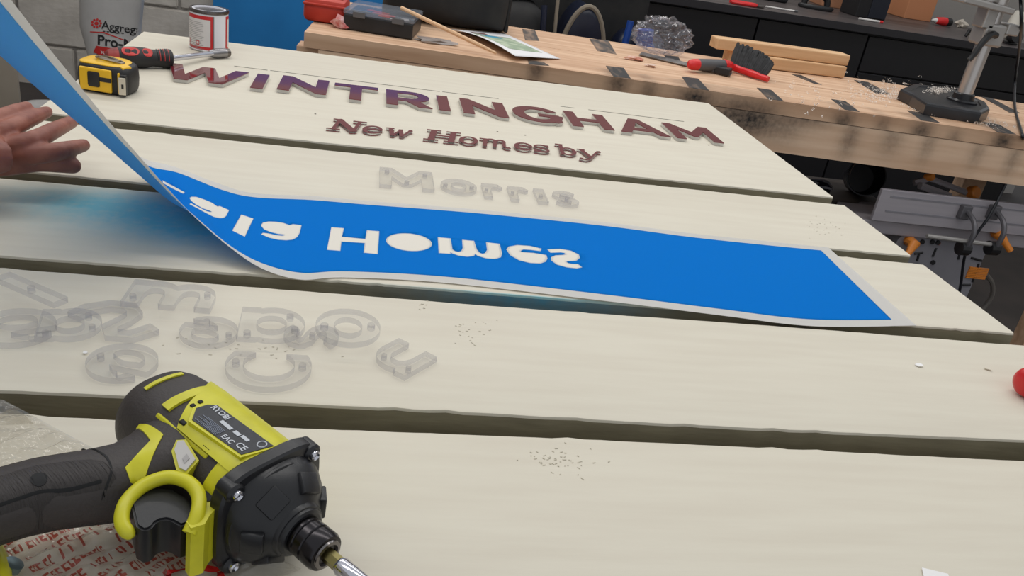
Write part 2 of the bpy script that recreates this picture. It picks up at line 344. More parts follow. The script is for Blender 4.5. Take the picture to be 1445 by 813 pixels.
# trestle table that carries the boards
M_pine = mat('pine', (214, 172, 134), .6, c2=(188, 142, 104), scale=(2.5, 34, 34), bump=.1, bscale=(4, 90, 90))
M_pine_dark = mat('dark_pine_stock', (150, 116, 92), .7, c2=(120, 90, 70), scale=(2.5, 34, 34), bump=.1)  # darker pine for the trestle table and bench stretcher
t = thing('trestle_table', 'wooden trestle table hidden beneath the cream boards', 'table', (.15, 1.1, FLOOR_Z))
for x in (-.35, .35): MB().box((x, 0, .79), (.09, 1.5, .044), bev=.003).build('bearer', M_pine_dark, t)
for x in (-.35, .35):
    for y in (-.55, .55): MB().box((x, y, .384), (.06, .06, .768), bev=.003).build('leg', M_pine_dark, t)
for y in (-.55, .55): MB().box((0, y, .35), (.64, .03, .06), bev=.003).build('stretcher', M_pine_dark, t)

# ================================================================== RAISED LETTERS
def P_(*a): return (1, list(a))
W13 = [(0, 1), (.21, 1), (.375, .36), (.55, 1), (.745, 1), (.92, .36), (1.09, 1), (1.31, 1), (1.03, 0), (.81, 0), (.645, .62), (.485, 0), (.27, 0)]
CAPS = {
 'W': [(1, W13)],
 'I': [(1, rect(0, 0, .2, 1))],
 'N': [(1, [(0, 0), (0, 1), (.17, 1), (.6, .42), (.6, 1), (.8, 1), (.8, 0), (.63, 0), (.2, .58), (.2, 0)])],
 'T': [(1, rect(0, .82, .755, 1)), (1, rect(.2775, 0, .4775, .9))],
 'R': [(1, rect(0, 0, .2, 1)), (1, rect(.1, .33, .43, 1)), (1, ell(.43, .665, .33, .335)), (-1, rect(.2, .5, .44, .83)), (-1, ell(.43, .665, .135, .165)), (1, [(.32, .36), (.56, .38), (.79, 0), (.55, 0)]), ],
 'G': [(1, ell(.46, .5, .46, .52, 60)), (-1, ell(.47, .5, .25, .335, 50)), (-1, [(.5, .5), (.5, .78), (.72, .70), (1.1, .85), (1.1, .5)]), (1, rect(.47, .38, .86, .55)), (1, [(.66, .12), (.66, .5), (.86, .5), (.86, .12), (.76, .03)])],
 'H': [(1, rect(0, 0, .2, 1)), (1, rect(.57, 0, .77, 1)), (1, rect(.1, .41, .7, .59))],
 'A': [(1, [(0, 0), (.385, 1), (.575, 1), (.95, 0), (.735, 0), (.665, .19), (.275, .19), (.205, 0)]), (-1, [(.475, .76), (.345, .36), (.605, .36)])],
 'M': [(1, [(0, 0), (0, 1), (.17, 1), (.455, .53), (.74, 1), (.91, 1), (.91, 0), (.72, 0), (.72, .62), (.5, .24), (.41, .24), (.19, .62), (.19, 0)])],
}
M_maroon = mat('maroon_gloss_acrylic', (112, 36, 44), .06, spec=.6, coat=.4)
M_edge = clear_mat('clear_acrylic', (246, 248, 248), (228, 226, 220), .16, .08, gl=1.3)
M_edge_white = clear_mat('frosted_acrylic_edge', (244, 244, 242), (238, 234, 226), .60, .2)
H0 = .107
word = [('W', -.351, 0, 0, 'first letter of the big maroon word'), ('I', -.195, 0, 0, 'capital I between W and N'), ('N', -.151, .011, -.5, 'capital N before the T, reflecting blue and orange'), ('T', -.054, .002, 0, 'capital T in the big maroon word'),
 ('R', .042, 0, 0, 'capital R in the big maroon word'), ('I', .138, 0, 0, 'capital I between R and N'), ('N', .183, 0, 0, 'capital N before the G'), ('G', .282, 0, 0, 'capital G in the big maroon word'), ('H', .391, 0, 0, 'capital H of the big maroon word'), ('A', .486, 0, 0, 'capital A of the big maroon word'), ('M', .599, 0, 0, 'last letter of the big maroon word')]
cache = {}
def two_layer(name, label, loops, H, x, y, t, tf, group, cat='letter', rot=0, z=0, base=0):
    r = thing(name, label, cat, (x, y, z+.0006), R(rot), group)
    slab(loops, base, t, H, 'body', M_edge, r, M_edge if base else M_edge_white)
    if base: slab(loops, 0, base-.0001, H, 'backing', mat('maroon_film', (156, 72, 74), .5), r)
    slab(loops, t+.0001, t+.0001+tf, H, 'face', M_maroon, r)
    return r
for ch, x, dy, rot, what in word:
    if ch not in cache: cache[ch] = contours(CAPS[ch], .014)
    wd = {'W': 'W', 'M': 'M'}.get(ch, '')
    two_layer('raised_letter', 'glossy maroon %s%s on the back board' % (('letter '+wd+', ') if wd else '', what), cache[ch], H0, x, 1.533+dy, .0054, .0012, 'letters of the large maroon word', rot=rot)

# small slab-serif italic lettering, x-height .7 of the capitals; every glyph is stroked then sheared
def serif(x, y, wdt=.34, h=.085): return (1, rect(x-wdt/2, y, x+wdt/2, y+h))
S_ = .17
SLAB = {
 'N': [(1, strk([(.17, 0), (.17, 1)], .10)), (1, strk([(.12, 1), (.72, 0)], .19)), (1, strk([(.72, 0), (.72, 1)], .10)), serif(.17, 0, .36, .075), serif(.12, .925, .26, .075), serif(.72, .925, .38, .075)],
 'H': [(1, strk([(.19, 0), (.19, 1)], .17)), (1, strk([(.73, 0), (.73, 1)], .17)), (1, rect(.19, .47, .73, .55)), serif(.19, 0, .40, .075), serif(.19, .925, .40, .075), serif(.73, 0, .40, .075), serif(.73, .925, .40, .075)],
 'e': [(1, ell(.3, .36, .3, .37)), (-1, ell(.31, .36, .18, .29)), (1, rect(.08, .34, .56, .41)), (-1, [(.40, .14), (.40, .335), (.7, .335), (.7, .2)]), (1, strk(arc(.3, .36, .27, .33, -90, -25), .08))],
 'w': [(1, strk([(.14, .72), (.3, .02)], .15)), (1, strk([(.3, .02), (.52, .62)], .09)), (1, strk([(.5, .66), (.62, .02)], .15)), (1, strk([(.62, .02), (.86, .66)], .09)), serif(.13, .65, .30, .07), (1, ell(.86, .62, .08, .08))],
 'o': [(1, ell(.3, .36, .3, .37)), (-1, ell(.3, .36, .17, .29))],
 'm': [(1, strk([(.16, 0), (.16, .7)], .14)), serif(.1, .65, .28, .07), (1, strk([(.16, .5)]+arc(.36, .5, .15, .2, 150, 20)+[(.5, .3), (.5, 0)], .12)), (1, strk([(.5, .5)]+arc(.68, .5, .14, .2, 150, 20)+[(.82, .2)]+arc(.93, .16, .11, .12, 180, 320), .11))],
 's': [(1, strk(arc(.29, .53, .22, .15, 10, 180)+[(.12, .44), (.3, .37), (.46, .29)]+arc(.29, .19, .23, .15, 20, -170), .10)), (1, rect(.47, .5, .55, .7)), (1, rect(.03, .02, .11, .24))],
 'b': [(1, strk([(.14, 0), (.14, 1)], .14)), serif(.08, .925, .28, .075), (1, ell(.38, .36, .3, .37)), (-1, ell(.37, .36, .17, .29)), (1, strk([(.14, 0), (.14, 1)], .14))],
 'y': [(1, strk([(.1, .7), (.38, .05)], .15)), (1, strk([(.72, .7), (.34, -.1), (.2, -.24), (.02, -.2)], .09)), serif(.1, .65, .28, .07), (1, ell(.74, .64, .08, .08)), (1, ell(.04, -.18, .075, .075))],
}
SW = {'N': .95, 'H': .95, 'e': .6, 'w': .95, 'o': .6, 'm': 1.05, 's': .56, 'b': .68, 'y': .82}
small = [('N', -.053, .056, 'capital N starting the small maroon line'), ('e', .0, .032, 'letter e between N and w'), ('w', .037, .044, 'letter w of the small maroon line'), ('H', .101, .058, 'capital H of the small maroon line'), ('o', .158, .032, 'letter o after the capital H'),
 ('m', .194, .052, 'letter m of the small maroon line'), ('e', .251, .032, 'letter e between m and s'), ('s', .284, .028, 'letter s of the small maroon line'), ('b', .327, .033, 'letter b of the small maroon line'), ('y', .364, .041, 'letter y ending the small maroon line')]
for ch, x, wd, what in small:
    if ('s', ch) not in cache:
        lp = contours(SLAB[ch], .016); cache['s', ch] = [[(px+.16*py, py) for px, py in l] for l in lp]
    k = wd/SW[ch]; H = .061
    lp = [[(px*k/H, py) for px, py in l] for l in cache['s', ch]]
    two_layer('raised_letter', 'small maroon slab serif %s' % what, lp, H, x, 1.343, .0036, .0006, 'letters of the small maroon line', base=.0007)

# clear acrylic letters
def hole(x, y, r=.045): return (-1, ell(x, y, r, r, 14))
ROUND = {
 'M': [(1, [(0, 0), (0, 1), (.24, 1), (.5, .55), (.76, 1), (1, 1), (1, 0), (.78, 0), (.78, .52), (.58, .16), (.42, .16), (.22, .52), (.22, 0)]), hole(.14, .84), hole(.5, .32), hole(.86, .84)],
 'o': [(1, ell(.37, .36, .37, .4)), (-1, ell(.37, .36, .16, .19)), hole(.1, .38), hole(.64, .38)],
 'r': [(1, rect(0, 0, .2, .72)), (1, strk(arc(.32, .4, .2, .24, 170, 60)+[(.46, .64)], .18)), hole(.1, .42)],
 'i': [(1, rect(0, 0, .2, .72)), hole(.1, .36)],
 's': [(1, strk(arc(.27, .52, .2, .15, 20, 180)+[(.14, .42), (.3, .36), (.42, .28)]+arc(.26, .19, .2, .13, 20, -165), .17)), hole(.29, .35)],
 'e': [(1, ell(.42, .4, .42, .42, 48)), (-1, ell(.42, .53, .2, .13)), (-1, rect(.22, .46, .63, .53)), (-1, [(.36, .24), (.9, .36), (.9, .24), (.5, .16)]), hole(.12, .36), hole(.6, .15)],
 'a': [(1, ell(.4, .4, .4, .42, 48)), (1, rect(.58, 0, .82, .8)), (-1, ell(.42, .4, .19, .19)), hole(.12, .5), hole(.7, .66), hole(.2, .16)],
 'm': [(1, rect(0, 0, .22, .64)), (1, strk([(.11, .1), (.12, .32)]+arc(.36, .34, .22, .2, 160, 10)+[(.58, .2), (.58, 0)], .21)), (1, strk([(.58, .2), (.6, .32)]+arc(.83, .34, .22, .2, 160, 10)+[(1.05, .2), (1.05, 0)], .21)), hole(.1, .2), hole(1.03, .42)],
 'n': [(1, rect(0, 0, .24, .82)), (1, strk([(.1, .2), (.13, .4)]+arc(.42, .42, .27, .26, 160, 0)+[(.69, .2), (.69, 0)], .23)), hole(.12, .58), hole(.62, .58)],
 'C': [(1, ell(.5, .46, .5, .5, 56)), (-1, ell(.5, .48, .3, .29, 44)), (-1, [(-.2, .72), (1.2, .72), (1.2, 1.2), (-.2, 1.2)]), hole(.11, .5), hole(.89, .5)],
 'l': [(1, rect(0, 0, .2, 1)), hole(.1, .5)],
}
def clear_letter(ch, x, y, H, rot, z, label, group, t=.0058, flip=False, wx=1, loops=None):
    if loops is None:
        if ('r', ch) not in cache: cache['r', ch] = contours(ROUND[ch], .015)
        loops = cache['r', ch]
        xs = [p[0] for l in loops for p in l]; ys = [p[1] for l in loops for p in l]
        cx, cy = (min(xs)+max(xs))/2, (min(ys)+max(ys))/2
        loops = [[((-1 if flip else 1)*(p[0]-cx)*wx, p[1]-cy) for p in l] for l in loops]
    o = slab(loops, 0, t, H, 'clear_letter', M_clear, None, M_clear_edge)
    o.location = (x, y, z+.0006); o.rotation_euler = (0, 0, R(rot))
    return tag(o, label, 'letter', group)
M_clear = clear_mat('clear_letter_acrylic', (253, 253, 253), (236, 236, 234), .004, .05, gl=1.18)
M_clear_edge = clear_mat('clear_letter_edge', (236, 236, 239), (240, 238, 240), .20, .12, gl=1.4)
g = 'clear letters set out as a name'
for ch, x0, x1, yb, h, lab in (('M', .031, .106, 1.103, 1, 'clear acrylic capital M with three screw holes above the blue film'), ('o', .116, .167, 1.102, .76, 'clear acrylic letter o between M and r'),
     ('r', .1755, .205, 1.099, .72, 'clear acrylic letter r beside the o'), ('r', .213, .243, 1.098, .72, 'clear acrylic letter r beside the i'), ('i', .252, .267, 1.099, .72, 'clear acrylic dotless i with one screw hole'), ('s', .279, .313, 1.097, .76, 'clear acrylic letter s ending the name on the second board')):
    H = .0725; lp = contours(ROUND[ch], .015); xs = [p[0] for l in lp for p in l]; ys = [p[1] for l in lp for p in l]
    k = (x1-x0)/((max(xs)-min(xs))*H); ky = h/(max(ys)-min(ys))
    lp = [[((p[0]-min(xs))*k, (p[1]-min(ys))*ky) for p in l] for l in lp]
    clear_letter(ch, x0, yb, H, 0, 0, lab, g, loops=lp)
g = 'loose clear letters in a pile'
def loop_from(ops): return contours(ops, .0008)
clear_letter('e', -.268, .668, .07, 15, 0, 'clear letter e at the left end of the pile, under the bar', g)
clear_letter('a', -.226, .668, .058, 190, .0062, 'clear letter a lapping over the leftmost e', g)
sw = strk([(-.034, .018), (-.026, .032), (-.009, .0415), (.008, .039), (.014, .029), (.008, .014), (.0, .002), (.004, -.009), (.02, -.010), (.036, .0055)], .0135)
clear_letter('s', -.198, .675, 1, 0, 0, 'clear curved letter s under the left foot of the m', g, loops=[[(a*.1, b*.1) for a, b in l] for l in contours([(1, [(x*10, y*10) for x, y in sw])], .012)])
clear_letter('l', -.2715, .7140, .072, 57, .0124, 'straight clear bar letter lying across the left of the pile', g)
clear_letter('m', -.1585, .7320, .0700, -2, .0062, 'clear letter m with a blue tint, at the back of the pile', g, wx=.95)
clear_letter('e', -.117, .6810, .058, 160, 0, 'clear letter e just below the m', g)
clear_letter('a', -.0640, .6900, .068, 182, .0062, 'clear letter a in the middle of the pile', g, wx=1.02)
clear_letter('s', -.0290, .6850, .062, 95, 0, 'clear letter s under the right-hand o', g)
clear_letter('o', .0030, .6840, .078, 8, .0124, 'clear letter o at the right end of the pile', g)
clear_letter('n', .0520, .6560, .056, 139, 0, 'clear letter n lying turned, rightmost of the loose clear letters', g)
clear_letter('C', -.0600, .6215, .0700, 0, 0, 'clear capital C lying open side up in front of the pile', g)
clear_letter('e', -.1740, .6230, .0640, -28, 0, 'clear letter e lying alone behind the impact driver', g)

# ================================================================== STENCIL FILM
def film_mat(name, c, tr=.45, rough=.35, trc=None):
    M = bpy.data.materials.new(name); M.use_nodes = True; nt = M.node_tree; b = nt.nodes['Principled BSDF']
    b.inputs['Base Color'].default_value = srgb(c)+(1,); b.inputs['Roughness'].default_value = rough; b.inputs['Specular IOR Level'].default_value = .06
    t = nt.nodes.new('ShaderNodeBsdfTranslucent'); t.inputs[0].default_value = srgb(trc or c)+(1,)
    mx = nt.nodes.new('ShaderNodeMixShader'); mx.inputs[0].default_value = tr
    nt.links.new(b.outputs[0], mx.inputs[1]); nt.links.new(t.outputs[0], mx.inputs[2]); nt.links.new(mx.outputs[0], nt.nodes['Material Output'].inputs[0])
    return M
M_blue = film_mat('blue_sprayed_film', (0, 146, 232), .52, .6, (120, 215, 255))
M_blue_back = film_mat('blue_film_back', (118, 200, 240), .50, .5, (190, 235, 255))
M_white_film = film_mat('white_film_margin', (238, 236, 232), .4, .4)
st = [[Vector(q) for q in s] for s in FILM_ST]
def cr1(a, b, c, d, t): return .5*((2*b)+(c-a)*t+(2*a-5*b+4*c-d)*t*t+(3*b-a-3*c+d)*t**3)
def film_surf(u, v):
    n = len(st); i = min(int(u), n-2); t = u-i; k = [st[max(i-1, 0)], st[i], st[i+1], st[min(i+2, n-1)]]
    f, m_, q = (cr1(k[0][j], k[1][j], k[2][j], k[3][j], t) for j in range(3))
    p = f*(2*(v-.5)*(v-1))+m_*(-4*v*(v-1))+q*(2*v*(v-.5)); p.z = max(p.z, .0011); return p
US, VS = .1, .235
def grow(poly, d):
    n = len(poly); a = sum(poly[i][0]*poly[(i+1) % n][1]-poly[(i+1) % n][0]*poly[i][1] for i in range(n)); s = 1 if a > 0 else -1; out = []
    for i in range(n):
        p, q, r = (Vector(poly[i-1]), Vector(poly[i]), Vector(poly[(i+1) % n])); e1 = (q-p).normalized(); e2 = (r-q).normalized()
        nn = Vector((e1.y+e2.y, -e1.x-e2.x))*s; nn = nn.normalized() if nn.length > .3 else Vector((e1.y, -e1.x))*s
        out.append(tuple(q+nn*d))
    return out
def vmax(u): return .935
def inside(p, poly):
    r = False; n = len(poly); x, y = p
    for i in range(n):
        (x1, y1), (x2, y2) = poly[i], poly[i-1]
        if (y1 > y) != (y2 > y) and x < (x2-x1)*(y-y1)/(y2-y1)+x1: r = not r
    return r
UMAX = len(st)-1.001
cuts = {k: [(u*US, v*VS) for u, v in p] for k, p in FILM_CUT.items()}
rims = {k: grow(p, .0016) for k, p in cuts.items()}
pts = []; edges = []
def loop_in(poly, closed=True):
    n = len(pts); pts.extend(Vector(p) for p in poly); k = len(poly); edges.extend((n+i, n+(i+1) % k) for i in range(k if closed else k-1))
nu, nv = 170, 24
us = [UMAX*i/nu for i in range(nu+1)]
vsamp = [0, .02, .04]+[.06]+[.06+.86*j/nv for j in range(1, nv)]
loop_in([(u*US, 0) for u in us]+[(UMAX*US, v*VS) for v in (.25, .5, .75)]+[(u*US, VS) for u in us[::-1]]+[(0, v*VS) for v in (.75, .5, .25)])
loop_in([(.255*US, .06*VS)]+[(u*US, .06*VS) for u in us[4:]], False); loop_in([(.255*US, .935*VS)]+[(u*US, vmax(u)*VS) for u in us[4:]], False); loop_in([(.255*US, .06*VS), (.255*US, .935*VS)], False)
for p in cuts.values(): loop_in(p)
for p in rims.values(): loop_in(p)
for u in us[1:-1]:
    for j in range(nv): pts.append(Vector((u*US, (.06+.875*(j+.5)/nv)*VS)))
V2, E2, F2, _, _, _ = geometry.delaunay_2d_cdt(pts, edges, [], 1, 1e-7)
P3 = [film_surf(min(max(p.x/US, 0), UMAX), min(max(p.y/VS, 0), 1)) for p in V2]
blue = []; white = []; rimf = {k: [] for k in rims}; fills = {k: [] for k in rims}
bbox = {k: (min(p[0] for p in q), max(p[0] for p in q)) for k, q in rims.items()}
for f in F2:
    c = (V2[f[0]]+V2[f[1]]+V2[f[2]])/3; cc = (c.x, c.y); kind = None
    for k in rims:
        if bbox[k][0] <= c.x <= bbox[k][1]:
            if inside(cc, cuts[k]): kind = 'hole'; break
            if inside(cc, rims[k]): kind = k; break
    if kind == 'hole': fills[k].append(f); continue
    if kind: rimf[kind].append(f)
    elif c.x < .255*US or c.y < .06*VS or c.y > vmax(c.x/US)*VS: white.append(f)
    else: blue.append(f)
nrm = [Vector((0, 0, 0)) for _ in P3]
for f in F2:
    n = (P3[f[1]]-P3[f[0]]).cross(P3[f[2]]-P3[f[0]])
    if n.length > 1e-12:
        n.normalize()
        for i in f: nrm[i] += n
sg = -1 if sum(n.z for n in nrm) < 0 else 1
nrm = [(n*sg).normalized() if n.length > 0 else Vector((0, 0, 1)) for n in nrm]
def film_part(name, faces, material, parent, lift, label=None):
    used = sorted({i for f in faces for i in f}); mp = {i: k for k, i in enumerate(used)}
    me = bpy.data.meshes.new(name); me.from_pydata([P3[i]+nrm[i]*lift for i in used], [], [[mp[i] for i in (f if sg > 0 else f[::-1])] for f in faces])
    o = finish(name, me, material, parent, name in ('painted_area', 'backing'), 70)
    s = o.modifiers.new('thickness', 'SOLIDIFY'); s.thickness = .0003; s.offset = 0
    if label: o['label'] = label
    return o
film = thing('stencil_film', 'blue sprayed film with upturned white lettering, its left end lifted and twisted', 'stencil', (0, 0, 0))
film_part('painted_area', blue, M_blue, film, .0003, 'solid blue painted area')
film_part('margin', white, M_white_film, film, .0003, 'white unpainted margin')
M_fill = film_mat('bare_letter_film', (240, 234, 222), .12, .6)
for k in rimf:
    film_part('letter_rim', rimf[k], M_white_film, film, .0003); film_part('letter', fills[k], M_fill, film, .0003)
film_part('backing', blue+[f for k in rimf for f in rimf[k]+fills[k]], M_blue_back, film, -.0002, 'light blue underside')
# ================================================================== BACKGROUND: walls, bench, cabinets
def at_xy(X, Y, px=None, py=None):
    """height on the vertical line through X, Y that shows at image row py"""
    lo, hi = -1.5, 2.5
    def row(z):
        d = Vector((X, Y, z))-CAM; k = d.dot(FW); return H_PX/2-F_PX*d.dot(UP)/k
    for _ in range(50):
        mid = (lo+hi)/2
        if row(mid) > py: lo = mid
        else: hi = mid
    return lo
WALL_Y = 4.5
M_block = mat('grey_painted_block', (200, 194, 186), .8, c2=(182, 176, 168), scale=(9, 9, 9), bump=.9, bscale=(38, 38, 60))
M_mortar = mat('painted_mortar', (152, 147, 142), .9, bump=.4, bscale=(60, 60, 60))
wall = MB().box((.95, WALL_Y+.06, .24), (6.1, .1, 2.2)).build('wall_back', M_mortar); structure(wall)
zc = atY(113, 69, WALL_Y).z
bm_ = bmesh.new(); bmesh.ops.create_cube(bm_, size=1)
for v in bm_.verts: v.co = Vector((v.co.x*.480, v.co.y*.1, v.co.z*.242))
bmesh.ops.bevel(bm_, geom=list(bm_.edges), offset=.006, segments=2, affect='EDGES'); bme = bpy.data.meshes.new('block'); bm_.to_mesh(bme); bm_.free(); bme.materials.append(M_block)
xj = atY(25, 20, WALL_Y).x
for r in range(-1, 4):
    for c in range(-2, 3):
        o = bpy.data.objects.new('block', bme); col.objects.link(o); o.parent = wall
        o.location = (xj+.245+c*.492+(.246 if r % 2 else 0), WALL_Y+.045+random.uniform(-.002, .002), zc+.126+r*.253)
wl = MB().box((-2.05, 1.3, .24), (.1, 5.6, 2.2)).build('wall_left', M_block); structure(wl)
wr = MB().box((3.95, 1.3, .24), (.1, 5.6, 2.2)).build('wall_right', M_block); structure(wr)

# blue panel leaning on the wall
M_bluepanel = mat('blue_painted_panel', (28, 128, 198), .5, c2=(22, 118, 186), scale=(4, 4, 4), bump=.05)
xa = atY(300.5, 2, 4.40).x; xb = .38
mb = MB(); mb.box(((xa+xb)/2, 4.42, -.075), (xb-xa, .036, 1.57), bev=.002)
o = mb.build('hardboard_sheet', M_bluepanel); tag(o, 'tall flat blue painted panel standing against the grey block wall', 'panel')

# workbench
BA = R(-4.2); BO = Vector((-.150, 2.142, 0)); bx_, by_ = Vector((math.cos(BA), math.sin(BA), 0)), Vector((-math.sin(BA), math.cos(BA), 0))
BL, BD = 2.62, .575
bench = thing('workbench', 'long pine workbench with paint-marked planks behind the sign boards', 'workbench', (BO.x, BO.y, FLOOR_Z), BA)
M_bench = mat('bench_pine', (224, 188, 156), .62, c2=(198, 158, 126), scale=(2.2, 40, 30), bump=.12, bscale=(4, 100, 100))
M_bench_st = mat('bench_pine_oversprayed', (220, 184, 152), .62, c2=(192, 152, 120), scale=(2.2, 40, 30), bump=.12, bscale=(4, 100, 100)); stain_layer(M_bench_st, (24, 22, 22))
TZ = -FLOOR_Z
M_apron = mat('apron_pine_oversprayed', (236, 204, 174), .62, c2=(212, 174, 142), scale=(2.2, 40, 30), bump=.12, bscale=(4, 100, 100)); stain_layer(M_apron, (30, 27, 26))
npl = 6; pw = BD/npl
def bench_local(px, py, z=0.0):
    v = at(px, py, z)-BO; return v.dot(bx_), v.dot(by_)
def front_x(px, py):
    """bench-local x of an image point on the front face plane"""
    d = ray(px, py); n = by_; t = (BO-CAM).dot(n)/d.dot(n); q = CAM+d*t-BO; return q.dot(bx_), q.z
def spray_front(blobs):
    def fn(co):
        s = 0
        for cx, cz, sx, sz, a in blobs: s += a*math.exp(-((co.x-cx)/sx)**2-((co.z-TZ-cz)/sz)**2)
        return s
    return fn
def grid_box(x0, x1, y0, y1, z0, z1, nx, nz):
    mb = MB(); rings = []
    for i in range(nx+1):
        x = x0+(x1-x0)*i/nx
        rings.append([Vector((x, y0, z0+(z1-z0)*j/nz)) for j in range(nz+1)]+[Vector((x, y1, z1)), Vector((x, y1, z0))])
    return mb.loft(rings)
for i in range(npl):
    y0 = i*pw+.0012; y1 = (i+1)*pw-.0012; dz = random.uniform(-.0012, .0008)
    if i == 0:
        o = grid_box(0, BL, 0, y1, TZ-.036, TZ, 160, 4).build('plank', M_bench_st, bench)
        bl = []
        for px, py, sx, a in ((757, 100, .02, .8), (872, 118, .03, .8), (915, 128, .025, .6), (980, 138, .05, .9), (1080, 158, .05, .5), (1190, 172, .03, .8), (1245, 178, .02, .5), (1300, 186, .03, .8), (1345, 197, .02, .5), (1415, 200, .03, .9), (1040, 150, .06, .6)):
            fx, fz = front_x(px, py); bl.append((fx, fz, sx, .03, a))
        stain(o, spray_front(bl))
    else: MB().box((BL/2+random.uniform(-.01, .0), (y0+y1)/2, TZ-.018+dz), (BL, y1-y0, .036), bev=.0018).build('plank', M_bench, bench)
o = grid_box(.035, BL, .0015, .045, TZ-.036-.098, TZ-.0375, 160, 8).build('apron', M_apron, bench)
bl = []
for px, py, sx, sz, a in ((1030, 165, .06, .06, .9), (1070, 170, .05, .05, .9), (1110, 178, .05, .05, .6), (1150, 165, .06, .03, .7), (1200, 195, .025, .06, .7), (1260, 195, .03, .05, .55), (1310, 205, .02, .05, .55), (1380, 215, .02, .05, .5), (1430, 225, .02, .05, .6), (950, 150, .1, .03, .5)):
    fx, fz = front_x(px, py); bl.append((fx, fz, sx, sz, a*.8))
stain(o, spray_front(bl))
MB().box((BL/2, BD-.02, TZ-.085), (BL-.08, .038, .095), bev=.002).build('apron', M_bench, bench)
# legs
lxb = atY(1386, 262, 2.47).x-BO.x; lxf = atY(1441, 455, 2.06).x-BO.x
for x, y in ((.02, .03), (.02, BD-.05), (lxf+.03, .03), (lxb-.04, BD-.05)):
    MB().box((x, y+.02, (TZ-.036)/2), (.08, .06, TZ-.038), bev=.003).build('leg', M_bench, bench)
MB().box((lxf*.5, BD-.05, .14), (lxf, .03, .09), bev=.002).build('stretcher', M_pine_dark, bench)
# black spray-painted patches left across the planks
M_blk_paint = mat('black_overspray', (42, 40, 40), .6, c2=(120, 100, 84), scale=(60, 14, 20), lo=.5, hi=.78)
M_blk_paint2 = mat('faded_black_overspray', (70, 66, 64), .6, c2=(150, 124, 104), scale=(50, 12, 20), lo=.42, hi=.7)
def patch(quad, faded=False):
    q = [bench_local(*p) for p in quad]; mb = MB()
    q = [(min(max(x, .01), BL), min(max(y, .0005), BD-.001)) for x, y in q]
    mb.prism([(x, y) for x, y in q], TZ+.0001, TZ+.0007); return mb.build('paint_mark', M_blk_paint2 if faded else M_blk_paint, bench)
for q in ([(745, 85), (767, 88), (775, 93), (746, 91)], [(737, 41), (755, 43), (761, 58), (741, 57)], [(832, 55), (858, 57), (870, 77), (843, 72)], [(855, 93), (880, 96), (890, 111), (867, 110)], [(962, 108), (985, 111), (1003, 130), (977, 128)],
          [(1068, 124), (1088, 127), (1106, 143), (1084, 140)], [(1173, 140), (1193, 143), (1213, 158), (1192, 155)], [(1280, 156), (1305, 160), (1327, 174), (1300, 170)], [(1386, 172), (1410, 176), (1434, 190), (1408, 187)],
          [(1117, 105), (1130, 106), (1160, 120), (1148, 118)], [(1205, 113), (1225, 116), (1258, 134), (1236, 132)], [(1384, 136), (1400, 139), (1440, 160), (1424, 159)], [(937, 78), (957, 80), (963, 91), (946, 89)]):
    patch(q, q[0][1] < 60)

# kitchen-style base cabinets with a worktop
CY = 3.49; CZ = .08
M_cab = mat('black_cabinet', (20, 20, 24), .45, c2=(24, 24, 28), scale=(5, 5, 5))
M_cab2 = mat('black_cabinet_front', (23, 23, 27), .4)
M_top = mat('grey_worktop', (92, 84, 82), .4, c2=(66, 60, 60), scale=(3, 16, 8))
M_topedge = mat('dark_worktop_edge', (40, 39, 43), .4)
xs_ = [atY(899, 30, CY).x, atY(1073, 30, CY).x, atY(1231, 47, CY).x, atY(1231, 47, CY).x+.95]
labs = ['plain black base cabinet behind the clear plastic bag', 'plain black base cabinet behind the timber offcuts', 'black drawer cabinet behind the drill stand']
for i in range(3):
    x0, x1 = xs_[i]+.002, xs_[i+1]-.002
    c = thing('base_cabinet', labs[i], 'cabinet', ((x0+x1)/2, CY+.29, FLOOR_Z)); wd = x1-x0; hh = CZ-.033-FLOOR_Z
    MB().box((0, .01, hh/2+.04), (wd, .52, hh-.08)).build('carcass', M_cab, c)
    MB().box((0, .05, .04), (wd, .42, .08)).build('plinth', M_cab, c)
    if i < 2: MB().box((0, -.263, hh/2+.05), (wd-.004, .02, hh-.11), bev=.002).build('door', M_cab2, c)
    else:
        z1 = hh-.006; zs = [z1, z1-.155, z1-.42, z1-.78]
        for k in range(3): MB().box((0, -.263, (zs[k]+zs[k+1])/2), (wd-.004, .02, zs[k]-zs[k+1]-.006), bev=.002).build('drawer_front', M_cab2, c)
t = thing('worktop', 'long grey-brown worktop with a black edge along the back', 'worktop', ((xs_[0]+xs_[3])/2, CY+.47, CZ-.03))
wd = xs_[3]-xs_[0]+.04
MB().box((0, 0, .0155), (wd, .94, .029)).build('slab', M_top, t)
MB().box((0, -.473, .0155), (wd, .006, .031), bev=.001).build('front_edge', M_topedge, t)
# low dark shelf unit between bench and wall
M_dark = mat('dark_fabric', (24, 24, 26), .8, c2=(38, 37, 36), scale=(14, 14, 14), bump=.4, bscale=(30, 30, 30))
M_rack = mat('dark_rack', (30, 28, 28), .7)
rk = thing('storage_rack', 'low dark rack holding bags behind the workbench', 'rack', (.95, 3.0, FLOOR_Z))
MB().box((0, 0, .40), (1.5, .5, .03), bev=.003).build('shelf', M_rack, rk)
for x in (-.7, .7):
    for y in (-.2, .2): MB().box((x, y, .1925), (.05, .05, .385), bev=.003).build('leg', M_rack, rk)
RZ = FLOOR_Z+.4165

